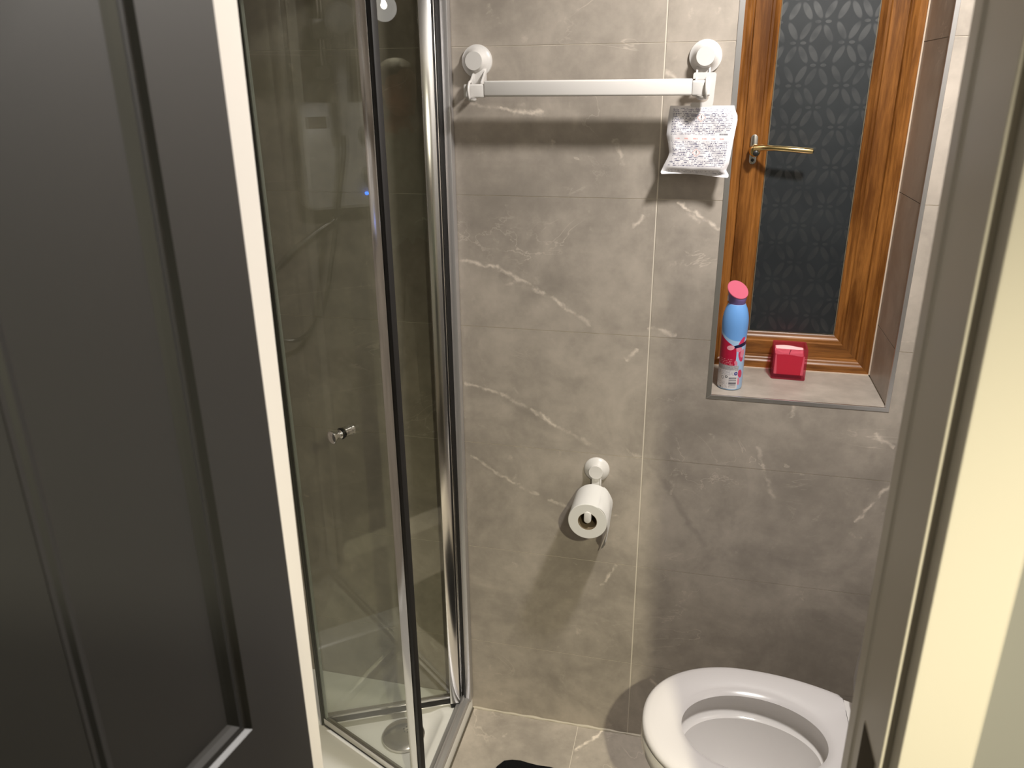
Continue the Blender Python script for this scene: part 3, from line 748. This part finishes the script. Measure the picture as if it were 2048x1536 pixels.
link('cardboard_core', lathe([(RI, -HW + .0006), (RI - .0011, -HW + .0006), (RI - .0011, HW - .0006), (RI, HW - .0006)], 48, 'y', cap=False), m_card, tr, True)
bm = bmesh.new(); rows = []
prof = []
for a in range(60, -1, -10): prof.append(((R0 + .0006) * math.cos(math.radians(a)), (R0 + .0006) * math.sin(math.radians(a))))
for k in range(1, 13):
    t = k / 12; prof.append((R0 + .0006 - .002 * t - .020 * t ** 2.4, -.128 * t))
n = len(prof)
for k, (x, z) in enumerate(prof):
    row = []
    tt = max(0, (k - 6) / 12)
    y0 = -HW + .098 * max(0, tt - .30) * 1.25 + (.003 * (k % 2) if tt > .3 else 0); y1 = HW
    for q in range(7): row.append(bm.verts.new((x + .0012 * math.sin(q * 1.3 + k), y0 + (y1 - y0) * q / 6, z)))
    rows.append(row)
for k in range(n - 1):
    for q in range(6): bm.faces.new((rows[k][q], rows[k][q + 1], rows[k + 1][q + 1], rows[k + 1][q]))
link('loose_sheet', bm, m_paper, tr, True)

# ------------------------------------------------------------------ aerosol can
cn = thing('aerosol_can', 'slim blue and pink air freshener can on the left of the tiled window sill', 'spray can', (.1835, .062, WZ0))
mt = M('printed_can', (0.3, 0.5, 0.8, 1), .28, spec=.5)
uu, vv, _ = mt.sep(mt.uv())
RC = .0275
# angle measured from the point that faces the room, metres round the can (positive to the right)
au = (uu - .735); au = au - (au + .5).floor(); s = au * (2 * math.pi * RC)
pale = (0.40, 0.60, 0.86, 1); sky = (0.16, 0.38, 0.80, 1)
c = mt.mix((vv - (s * s * 9.0 + .118 - s * .25)).smooth(-.001, .001), pale, sky)
c = mt.mix((vv - (s * s * 9.0 + .118 - s * .25)).abs().smooth(.0, .0025).inv() * .5, c, (0.55, 0.75, 0.85, 1))
# crimson field with a curved edge
crim = vv.lt(.126 - s * .62 - .018) * ((((s + .018) / .0285).pow(2.0)) + ((vv - .082) / .058).pow(2.0)).lt(1.0)
c = mt.mix(crim, c, (0.52, 0.012, 0.055, 1))
tx, tb_ = textrows(mt, s, vv, .0040, .42, 520, .5)
c = mt.mix(tx * crim * vv.lt(.075) * s.lt(.004) * .6, c, (0.85, 0.5, 0.55, 1))
def ell(cs, cv, rs, rv, ang=0):
    ca, sa = math.cos(ang), math.sin(ang); ds, dv = s - cs, vv - cv
    return ((((ds * ca + dv * sa) / rs).pow(2.0)) + ((dv * ca - ds * sa) / rv).pow(2.0)).lt(1.0)
pink, hot = (0.80, 0.25, 0.36, 1), (0.68, 0.04, 0.13, 1)
for (a, b, rs, rv, an, cc) in ((.0205, .112, .006, .016, -.5, hot), (.022, .082, .0065, .014, .25, hot), (.026, .088, .006, .010, -.2, pink), (.011, .066, .0035, .0062, .3, pink), (.024, .040, .006, .010, .2, hot), (.021, .022, .0035, .009, .1, pink), (.016, .098, .007, .006, .2, pink)):
    c = mt.mix(ell(a, b, rs, rv, an), c, cc)
band = (vv - (.1015 + (s + .004) * .24)).abs().lt(.0028 + (s * .06)) * s.gt(.0)
c = mt.mix(band, c, (0.004, 0.006, 0.05, 1))
c = mt.mix(ell(-.0035, .1015, .0085, .0055, .2), c, (0.85, 0.42, 0.50, 1))
lab = s.gt(-.040) * s.lt(.0185) * vv.gt(.004) * vv.lt(.060)
lcol = mt.mix(vv.gt(.049), (0.80, 0.78, 0.80, 1), (0.48, 0.47, 0.48, 1))
t2, _q = textrows(mt, s, vv, .0026, .5, 700, .46)
lcol = mt.mix(t2 * .5 * (vv.gt(.036).max(s.lt(-.004) * vv.lt(.020))), lcol, (0.12, 0.12, 0.2, 1))
bars = s.gt(-.0015) * s.lt(.0155) * vv.gt(.007) * vv.lt(.0325)
bn = mt.noise(mt.comb(vv * 620.0, 3.3, 0.0), 1.0, 1)
lcol = mt.mix(bars * bn.gt(.5) * .85, lcol, (0.06, 0.06, 0.10, 1))
rd = ((s - .0135).pow(2.0) + (vv - .041).pow(2.0)).pow(.5)
lcol = mt.mix(rd.lt(.0042) * rd.gt(.0014), lcol, (0.05, 0.06, 0.30, 1))
rd2 = ((s + .0075).pow(2.0) + (vv - .0325).pow(2.0)).pow(.5)
lcol = mt.mix(rd2.lt(.0030) * rd2.gt(.0016), lcol, (0.01, 0.01, 0.01, 1))
rd3 = ((s + .0165).pow(2.0) + (vv - .030).pow(2.0)).pow(.5)
lcol = mt.mix(rd3.lt(.0036) * rd3.gt(.0028), lcol, (0.05, 0.05, 0.05, 1))
lcol = mt.mix(s.gt(-.0225) * s.lt(-.0195) * vv.gt(.005) * vv.lt(.0085), lcol, (0.01, 0.01, 0.01, 1))
c = mt.mix(lab, c, lcol)
mt.set('Base Color', c)
prof = [(.0235, 0), (.0262, .0015), (RC, .005), (RC, .125), (.0282, .140), (.0286, .152), (.0281, .164), (.0263, .176), (.0232, .187), (.0200, .194), (.0185, .197)]
link('can_body', lathe(prof, 56, uvs=True), mt.m, cn, True)
m_purple = plain('mauve_plastic', (0.17, 0.11, 0.28, 1), .4)
rings = []
for t in range(9):
    t /= 8
    cx_, cy_, cz_ = lerp(0, -.0015, t), lerp(0, -.004, t), lerp(.1965, .228, t)
    rx_ = lerp(.0178, .0245, t ** 1.6); nrm = Vector((lerp(0, .42, t), lerp(0, -.62, t), lerp(1, .72, t))).normalized()
    q = Vector((0, 0, 1)).rotation_difference(nrm)
    rings.append([Vector((cx_, cy_, cz_)) + q @ Vector((rx_ * math.cos(2 * math.pi * k / 40), rx_ * .94 * math.sin(2 * math.pi * k / 40), 0)) for k in range(40)])
link('spray_collar', loft(rings), m_purple, cn, True)
q = Vector((0, 0, 1)).rotation_difference(Vector((.42, -.62, .72)).normalized()); cc = Vector((-.0015, -.004, .228))
rings = [[cc + q @ Vector((rr * math.cos(2 * math.pi * k / 40), rr * .94 * math.sin(2 * math.pi * k / 40), h_)) for k in range(40)] for rr, h_ in ((.0245, -.001), (.0250, .0008), (.0243, .0020), (.016, .0014), (.004, .0010))]
link('spray_button', loft(rings), plain('pink_plastic', (0.62, 0.125, 0.20, 1), .4), cn, True)
link('spray_trigger', bevel_all(bx(-.0215, -.0175, -.003, .003, .202, .214), .0012), m_whitep, cn, True)

# ------------------------------------------------------------------ candle
cd = thing('candle_jar', 'square pink glass candle jar with a used pink candle on the window sill', 'candle', (.3185, .170, WZ0), None)
cd.rotation_euler = (0, 0, math.radians(-2))
mt = M('pink_frosted_glass', (0.66, 0.09, 0.16, 1), .25, spec=.5); nt = mt.nt
tr_ = nt.nodes.new('ShaderNodeBsdfTranslucent'); tr_.inputs[0].default_value = (0.80, 0.16, 0.24, 1)
tp_ = nt.nodes.new('ShaderNodeBsdfTransparent'); tp_.inputs[0].default_value = (0.93, 0.52, 0.60, 1)
m1 = nt.nodes.new('ShaderNodeMixShader'); m1.inputs[0].default_value = .5
m2 = nt.nodes.new('ShaderNodeMixShader'); m2.inputs[0].default_value = .70
nt.links.new(mt.b.outputs[0], m1.inputs[1]); nt.links.new(tr_.outputs[0], m1.inputs[2])
nt.links.new(m1.outputs[0], m2.inputs[1]); nt.links.new(tp_.outputs[0], m2.inputs[2]); nt.links.new(m2.outputs[0], mt.out.inputs[0])
CH = .074
sq = lambda w_, d_, r_, z: [(p[0], p[1], z) for p in rrect(w_, d_, r_, 5)]
link('glass_jar', loft([sq(.0745, .0695, .004, 0), sq(.0765, .0715, .006, .002), sq(.0765, .0715, .006, CH - .001), sq(.0755, .0705, .006, CH), sq(.0665, .0615, .004, CH), sq(.0655, .0605, .004, CH - .001), sq(.0655, .0605, .008, .011), sq(.060, .056, .010, .009)]), mt.m, cd, True)
# wax: flat-topped block, its top melted and sloping
bm = bmesh.new(); n = 14; top = []
ww, dd_ = .0325, .0300
for j in range(n + 1):
    row = []
    for i_ in range(n + 1):
        x, y = -ww + 2 * ww * i_ / n, -dd_ + 2 * dd_ * j / n
        rim = max(abs(x) / ww, abs(y) / dd_)
        z = .052 + .012 * max(0, (rim - .55)) / .45 * (.55 + .45 * math.sin(x * 70 + 2.2) * math.cos(y * 40)) + (.004 if y > .01 else 0)
        row.append(bm.verts.new((x, y, z)))
    top.append(row)
for j in range(n):
    for i_ in range(n): bm.faces.new((top[j][i_], top[j][i_ + 1], top[j + 1][i_ + 1], top[j + 1][i_]))
per = [top[0][k] for k in range(n + 1)] + [top[k][n] for k in range(1, n + 1)] + [top[n][k] for k in range(n - 1, -1, -1)] + [top[k][0] for k in range(n - 1, 0, -1)]
low = [bm.verts.new((v.co.x, v.co.y, .0115)) for v in per]
for k in range(len(per)): bm.faces.new((per[k], per[(k + 1) % len(per)], low[(k + 1) % len(per)], low[k]))
bm.faces.new(low)
link('wax', bm, plain('pink_wax', (0.92, 0.60, 0.60, 1), .5), cd, True)
link('wick', tube([(0, 0, .05), (.001, 0, .058), (.003, .001, .063)], .0009, 8), m_dark, cd)

# ------------------------------------------------------------------ toilet
wc = thing('toilet', 'white ceramic toilet with its seat down and lid raised beside the window wall', 'toilet', (.40, -.37, 0))
wo = Vector(wc.location)
CY = -.372
def seat_outline(z, off=0.0, x_back=.463, tip=.0495, hw=.184):
    """closed outline, egg shaped, front towards -x"""
    pts = []; xc = .262
    for k in range(64):
        a = math.pi / 2 + math.pi * k / 63                        # far side round the front to the near side
        ca, sa = math.cos(a), math.sin(a)
        x = xc + (xc - tip + off) * ca; y = CY + (hw + off) * (abs(sa) ** .92) * (1 if sa > 0 else -1)
        pts.append((x, y, z))
    for k in range(1, 17):                                          # straight-ish flanks to the hinge, narrowing
        t = k / 16; pts.append((lerp(xc, x_back, t), CY - (hw + off) + .040 * t ** 2.2, z))
    for k in range(16, 0, -1):
        t = k / 16; pts.append((lerp(xc, x_back, t), CY + (hw + off) - .040 * t ** 2.2, z))
    return [(Vector(p) - wo) for p in pts]
def hole_outline(z, off=0.0):
    pts = []; xc, x0, x1, hy = .268, .1305, .418, .1045
    n_o = 96
    out = []
    for k in range(n_o):
        a = math.pi / 2 + 2 * math.pi * k / n_o; ca, sa = math.cos(a), math.sin(a)
        x = xc + ((xc - x0) if ca < 0 else (x1 - xc)) * ca + off * ca; y = CY + (hy + off) * sa
        out.append(Vector((x, y, z)) - wo)
    return out
def resample(pts, n_, start_dir=(0, 1)):
    """resample a closed outline by angle about the toilet centre so two outlines can be lofted"""
    c0 = Vector((.268, CY, 0)) - wo; out = []
    for k in range(n_):
        a = math.pi / 2 + 2 * math.pi * k / n_; d_ = Vector((math.cos(a), math.sin(a), 0)); best = None
        for i_ in range(len(pts)):
            p_, q_ = pts[i_] - c0, pts[(i_ + 1) % len(pts)] - c0; e = q_ - p_
            den = d_.x * e.y - d_.y * e.x
            if abs(den) < 1e-12: continue
            t = (p_.x * e.y - p_.y * e.x) / den; s_ = (p_.x * d_.y - p_.y * d_.x) / den
            if t > 0 and -1e-6 <= s_ <= 1 + 1e-6: best = t if best is None else max(best, t)
        out.append(c0 + d_ * best + Vector((0, 0, pts[0].z)))
    return out
NS = 96
SO = lambda z, off: resample(seat_outline(z, off), NS)
zs = .432
HO = hole_outline
seat_rings = [HO(zs - .016, .004), SO(zs - .016, -.004), SO(zs - .013, -.001), SO(zs - .008, 0), SO(zs - .003, -.002), SO(zs, -.007), SO(zs + .0015, -.016), SO(zs + .001, -.034), SO(zs - .001, -.046), HO(zs - .0035, .016), HO(zs - .0075, .006), HO(zs - .012, 0.0), HO(zs - .016, .004)]
link('seat', loft(seat_rings, (False, False)), m_seat, wc, True)
BO = lambda z, off, sx=1.0: [Vector((p.x * sx, p.y * sx, z - wo.z)) for p in resample(seat_outline(0, off, .50), NS)]
def scaled(z, off, kx, ky, dx): return [Vector((p.x * kx + dx, p.y * ky, z)) for p in resample(seat_outline(0, off, .50), NS)]
bowl = [HO(zs - .019, .012), HO(zs - .019, .018), BO(zs - .018, -.010), BO(zs - .020, -.003), BO(zs - .026, 0), BO(zs - .048, 0.001), BO(zs - .062, -.004), scaled(zs - .10, -.012, .97, .95, .004), scaled(zs - .17, -.035, .90, .86, .02), scaled(zs - .25, -.070, .80, .74, .05), scaled(zs - .33, -.085, .76, .68, .065), scaled(.04, -.080, .80, .68, .065), scaled(0.0, -.075, .82, .70, .065)]
bowl_in = [HO(zs - .019, .012), HO(zs - .030, .015), HO(zs - .054, .013), HO(zs - .066, .006), HO(zs - .070, -.004)]
def hs_(z, k, dx): return [Vector(((p.x + wo.x - .29) * k + .29 + dx - wo.x, (p.y + wo.y - CY) * k + CY - wo.y, z)) for p in HO(0, 0)]
bowl_in += [hs_(zs - .09, .93, .0), hs_(zs - .15, .78, .0), hs_(zs - .19, .62, .005), hs_(zs - .215, .45, .01), hs_(zs - .26, .34, .02), hs_(zs - .29, .25, .02)]
bm = loft(list(reversed(bowl_in)) + bowl[1:], (True, True))
link('bowl', bm, m_ceramic, wc, True)
link('water', loft([hs_(zs - .222, .46, .01), hs_(zs - .2225, .44, .01)], (True, True)), plain('still_water', (0.62, 0.60, 0.57, 1), .02, spec=.6), wc)
bm = bmesh.new()
link('back_deck', bevel_all(bx(.46 - wo.x, .80 - wo.x, CY - .165 - wo.y, CY + .120 - wo.y, .20, .405), .02, 4), m_ceramic, wc, True)
link('cistern', bevel_all(bx(.62 - wo.x, .82 - wo.x, CY - .19 - wo.y, CY + .165 - wo.y, .40, .78), .02, 4), m_ceramic, wc, True)
link('cistern_lid', bevel_all(bx(.612 - wo.x, .826 - wo.x, CY - .198 - wo.y, CY + .172 - wo.y, .781, .815), .012, 4), m_ceramic, wc, True)
link('flush_button', lathe([(.022, .8145), (.022, .819), (.019, .821), (.001, .821)], 30, 'z', (.72 - wo.x, CY - wo.y, 0)), m_chrome, wc, True)
# raised lid: egg plate tilted back on its hinge
lid_o = [(p.x + wo.x, p.y + wo.y) for p in resample(seat_outline(0, 0.0), 64)]
th = math.radians(97)
def lidpt(px_, py_, d_):
    a = .480 - px_                                        # length from the hinge line
    return (.4745 + a * math.cos(th) * -1 * -1 + d_ * math.sin(th) - wo.x, py_ - wo.y, .442 + a * math.sin(th) + d_ * .12)
def lp(s_, d_): return [lidpt(.262 + (p[0] - .262) * s_, CY + (p[1] - CY) * s_, d_) for p in lid_o]
th = math.radians(83)
link('lid', loft([lp(.96, .0), lp(.99, .003), lp(1.0, .008), lp(.99, .013), lp(.95, .016)]), m_seat, wc, True)
for s_ in (-1, 1):
    link('hinge', lathe([(.011, s_ * .075 - .018), (.011, s_ * .075 + .018)], 20, 'y', (.490 - wo.x, CY - wo.y, .434)), m_chrome, wc, True)

# ------------------------------------------------------------------ black mat
mt = M('black_pile', (0.008, 0.008, 0.009, 1), .95, spec=.1)
mt.bump(mt.noise(mt.geo(), 260, 3), .8, .004)
edge = [(-.318, -.196), (-.304, -.174), (-.284, -.1665), (-.262, -.1640), (-.245, -.1665), (-.215, -.169), (-.185, -.167), (-.12, -.176), (-.03, -.20), (.02, -.26), (.02, -.62), (-.10, -.66), (-.33, -.64), (-.345, -.45), (-.335, -.27)]
cxm, cym = -.16, -.42
rings = [[(cxm + (x - cxm) * k, cym + (y - cym) * k, z) for x, y in edge] for k, z in ((1.0, .001), (1.0, .009), (.985, .013), (.9, .015), (.5, .014))]
mat_o = tag(link('bath_mat', loft(rings), mt.m, None, True), 'black bath mat lying on the grey tiled floor beside the shower', 'bath mat')

# ------------------------------------------------------------------ lamps
def emis(name, col, k):
    m_ = M(name, col); m_.b.inputs['Emission Color'].default_value = col; m_.b.inputs['Emission Strength'].default_value = k; return m_.m
bl_ = thing('ceiling_lamp', 'round recessed lamp in the bathroom ceiling', 'lamp', (BATH.x, BATH.y, ZC))
link('lamp_ring', lathe([(.075, 0), (.075, -.012), (.060, -.020), (.052, -.016), (.052, 0)], 40, cap=False), m_whitep, bl_, True)
link('lamp_canister', lathe([(.050, 0), (.050, -.062), (.044, -.0635), (.044, -.052), (.001, -.050)], 40, cap=False), m_silver, bl_, True)
pl = thing('pendant_lamp', 'small globe pendant lamp hanging from the hall ceiling, mirrored in the shower glass', 'lamp', (HALL.x, HALL.y, HALL.z))
link('lamp_cord', lathe([(.003, .076), (.003, ZC - HALL.z)], 10), m_dark, pl)
link('lamp_cap', lathe([(.006, .078), (.022, .074), (.026, .054), (.022, .044)], 24), m_silver, pl, True)
link('bulb', lathe([(.001, -.0105)] + [(.014 * math.cos(math.radians(a)), .004 + .014 * math.sin(math.radians(a))) for a in range(-70, 60, 13)] + [(.009, .022), (.009, .052)], 20), emis('lit_bulb', (1, .95, .86, 1), 60.0), pl, True)
mt = M('lit_globe'); nt = mt.nt
tp_ = nt.nodes.new('ShaderNodeBsdfTransparent'); em = nt.nodes.new('ShaderNodeEmission'); em.inputs[0].default_value = (1, .95, .90, 1); em.inputs[1].default_value = 9.0
mx = nt.nodes.new('ShaderNodeMixShader'); mx.inputs[0].default_value = .16
nt.links.new(tp_.outputs[0], mx.inputs[1]); nt.links.new(em.outputs[0], mx.inputs[2]); nt.links.new(mx.outputs[0], mt.out.inputs[0]); nt.nodes.remove(mt.b)
link('lamp_globe', lathe([(.001, -.062)] + [(.056 * math.cos(math.radians(a)), -.006 + .056 * math.sin(math.radians(a))) for a in range(-80, 66, 10)], 28, cap=False), mt.m, pl, True)

# ------------------------------------------------------------------ the person taking the picture, mirrored in the shower glass
pe = thing('person', 'person in a pale green top holding up a phone, mirrored in the shower glass', 'person', (.50, -1.86, 0))
pv = Vector(pe.location)
J, Eg, Rr = [], [], []
def jn(p, r, par=None):
    J.append(Vector(p)); Rr.append(r); k = len(J) - 1
    if par is not None: Eg.append((par, k))
    return k
pel = jn((.50, -1.88, .95), (.155, .105))
bel = jn((.50, -1.88, 1.10), (.140, .100), pel); ch = jn((.50, -1.885, 1.28), (.150, .108), bel); uc = jn((.50, -1.88, 1.40), (.120, .085), ch)
nk = jn((.50, -1.865, 1.485), (.056, .056), uc); jn((.50, -1.845, 1.56), (.052, .055), nk)
PHC = CAM + r2 * .052 - fwd * .0075                                 # centre of the phone
grip = CAM + r2 * .128 - fwd * .006
for sd in (-1, 1):
    hp_ = jn((.50 + sd * .085, -1.88, .88), (.090, .095), pel); kn_ = jn((.50 + sd * .095, -1.865, .50), (.058, .060), hp_); an = jn((.50 + sd * .10, -1.89, .10), (.040, .042), kn_)
    ft = jn((.50 + sd * .105, -1.82, .045), (.040, .036), an); jn((.50 + sd * .115, -1.70, .034), (.036, .026), ft)
    sh = jn((.50 + sd * .165, -1.88, 1.405), (.060, .060), uc)
    if sd > 0:
        el = jn((.72, -1.95, 1.12), (.040, .040), sh); wr = jn((.735, -1.86, .88), (.027, .024), el); pm = jn((.735, -1.835, .80), (.037, .018), wr)
        fb = [((.735, -1.805 - q * .021, .775), (.735, -1.80 - q * .021, .735), (.733, -1.80 - q * .020, .70)) for q in range(4)]
        for q, (a_, b_, c_) in enumerate(fb):
            k = jn(a_, .0098, pm); k = jn(b_, .0088, k); jn(c_, .0075, k)
        k = jn((.722, -1.800, .825), .0115, pm); jn((.712, -1.780, .785), .009, k)
    else:
        el = jn((.345, -1.835, 1.22), (.042, .042), sh)
        wr = jn(grip + Vector((.055, -.055, -.075)), (.026, .026), el); pm = jn(grip + Vector((.030, -.030, -.018)), (.020, .034), wr)
        for q in range(4):                                          # four fingers round the back of the phone
            o_ = u2 * (.026 - .019 * q)
            k = jn(grip + r2 * .020 + o_ + fwd * .004, .0092, pm); k = jn(grip + r2 * .012 + o_ + fwd * .017, .0085, k); jn(grip - r2 * (.020 - .003 * abs(q - 1)) + o_ + fwd * .017, .0072, k)
        k = jn(grip + r2 * .014 - u2 * .004 - fwd * .018, .011, pm); jn(grip - r2 * .016 + u2 * .006 - fwd * .017, .0085, k)
me = bpy.data.meshes.new('body'); me.from_pydata([tuple(j - pv) for j in J], Eg, [])
bo = bpy.data.objects.new('body', me); COL.objects.link(bo); bo.parent = pe
sk = bo.modifiers.new('skin', 'SKIN'); sk.use_smooth_shade = True
sb = bo.modifiers.new('subdivision', 'SUBSURF'); sb.levels = 2; sb.render_levels = 2
for k, v in enumerate(me.skin_vertices[0].data):
    r_ = Rr[k]; v.radius = r_ if isinstance(r_, tuple) else (r_, r_); v.use_root = (k == 0)
dg = bpy.context.evaluated_depsgraph_get(); me2 = bpy.data.meshes.new_from_object(bo.evaluated_get(dg)); bo.modifiers.clear(); bo.data = me2
skin = plain('skin', (0.30, 0.155, 0.095, 1), .45); shirt = plain('pale_grey_green_cloth', (0.34, 0.40, 0.36, 1), .9); trousers = plain('dark_trousers', (0.02, 0.022, 0.03, 1), .9); shoe = plain('dark_shoes', (0.015, 0.015, 0.015, 1), .6)
me2.materials.clear()
for m_ in (skin, shirt, trousers, shoe): me2.materials.append(m_)
elb = Vector((.345, -1.835, 1.22)); elr = Vector((.72, -1.95, 1.12))
for f in me2.polygons:
    c0 = f.center + pv; i_ = 0
    if c0.z < .09: i_ = 3
    elif c0.z < .97 and abs(c0.x - .50) < .20: i_ = 2
    elif c0.z < 1.475 and (abs(c0.x - .50) < .20 or (c0.x > .66 and c0.z > 1.16) or (c0.x < .37 and (c0 - elb).length > .02 and c0.z > 1.21 and c0.y < -1.79)): i_ = 1
    f.material_index = i_; f.use_smooth = True
# head: one shaped surface with brow, nose, lips and chin, facing the doorway
HC = Vector((.50, -1.835, 1.655)); NA = 48
tab = [(-.118, .030, .026, .042), (-.112, .046, .042, .036), (-.095, .056, .060, .022), (-.070, .063, .075, .010), (-.040, .069, .088, .002), (-.010, .073, .095, -.002), (.020, .076, .099, -.006), (.050, .076, .099, -.010), (.080, .068, .088, -.014), (.100, .053, .068, -.016), (.112, .034, .043, -.018), (.1175, .012, .015, -.018)]
rings = []
for (z, rx_, ry_, yo) in tab:
    ring = []
    for k in range(NA):
        a = 2 * math.pi * k / NA; x = rx_ * math.cos(a); y = ry_ * math.sin(a) + yo
        front = max(0, math.sin(a)); w_ = math.exp(-(x / .011) ** 2) * front
        y += w_ * (.022 * math.exp(-((z + .030) / .020) ** 2) + .012 * math.exp(-((z - .0) / .022) ** 2))          # nose
        y += front * math.exp(-(x / .024) ** 2) * .006 * math.exp(-((z + .070) / .009) ** 2)                       # lips
        y += front * math.exp(-(x / .020) ** 2) * .007 * math.exp(-((z + .105) / .012) ** 2)                       # chin
        y -= front * math.exp(-((abs(x) - .031) / .013) ** 2) * .008 * math.exp(-((z - .004) / .012) ** 2)         # eye sockets
        y += front * math.exp(-((abs(x) - .030) / .020) ** 2) * .004 * math.exp(-((z - .026) / .008) ** 2)         # brow
        ring.append(HC - pv + Vector((x, y, z)))
    rings.append(ring)
# denser rings between the table rows
dense = []
for j in range(len(rings) - 1):
    for t in (0, .25, .5, .75): dense.append([rings[j][k].lerp(rings[j + 1][k], t) for k in range(NA)])
dense.append(rings[-1])
link('head', loft(dense), skin, pe, True)
for sd in (-1, 1):
    bm = bmesh.new(); bmesh.ops.create_uvsphere(bm, u_segments=16, v_segments=10, radius=1)
    for v in bm.verts: v.co = HC - pv + Vector((sd * (.0755 + .007 * v.co.x * sd), -.012 + .019 * v.co.y, -.008 + .031 * v.co.z))
    link('ear', bm, skin, pe, True)
    bm = bmesh.new(); bmesh.ops.create_uvsphere(bm, u_segments=16, v_segments=10, radius=.0118)
    for v in bm.verts: v.co += HC - pv + Vector((sd * .031, .0705, .003))
    e_ = link('eye', bm, plain('eye_white', (0.7, 0.68, 0.66, 1), .15), pe, True)
    bm = bmesh.new(); bmesh.ops.create_uvsphere(bm, u_segments=12, v_segments=8, radius=.0055)
    for v in bm.verts: v.co += HC - pv + Vector((sd * .030, .0785, .003))
    link('iris', bm, m_dark, e_, True)
    link('eyebrow', tube([HC - pv + Vector((sd * x, y, z)) for x, y, z in ((.014, .0905, .021), (.030, .0870, .026), (.046, .0740, .021))], [.0028, .0034, .0020], 8), m_dark, pe, True)
link('mouth', tube([HC - pv + Vector((x, .094 - x * x * 14, -.070)) for x in (-.024, -.012, 0, .012, .024)], [.0018, .0048, .0055, .0048, .0018], 8), plain('lips', (0.28, 0.09, 0.075, 1), .4), pe, True)
hr = []
for (z, rx_, ry_, yo) in [(-.060, .066, .070, -.030), (-.02, .0785, .084, -.022), (.030, .082, .100, -.014), (.060, .081, .101, -.014), (.086, .073, .091, -.016), (.108, .056, .070, -.018), (.122, .032, .040, -.019), (.126, .008, .010, -.019)]:
    cut = {-.060: -.030, -.02: -.012, .030: .015, .060: .070}.get(z, 9)
    hr.append([HC - pv + Vector((rx_ * math.cos(2 * math.pi * k / NA), min(ry_ * math.sin(2 * math.pi * k / NA) + yo, cut), z)) for k in range(NA)])
link('hair', loft(hr), plain('dark_hair', (0.0022, 0.0017, 0.0013, 1), .8, spec=.04), pe, True)
ph = thing('phone', 'black phone held up in the doorway to take the picture', 'phone', tuple(PHC))
Rm_ = Matrix((( r2.x, u2.x, -fwd.x), (r2.y, u2.y, -fwd.y), (r2.z, u2.z, -fwd.z))).to_4x4()
def phl(name, bm, mat):
    for v in bm.verts: v.co = Rm_ @ v.co
    return link(name, bm, mat, ph, True)
phl('phone_body', bevel_all(loft([[(p[0], p[1], z) for p in rrect(.147, .0715, .010, 6)] for z in (-.0038, .0038)]), .0012, 2), m_dark)
phl('screen', loft([[(p[0], p[1], z) for p in rrect(.141, .0660, .008, 6)] for z in (.0036, .0041)]), plain('screen_glass', (0.02, 0.02, 0.022, 1), .08))
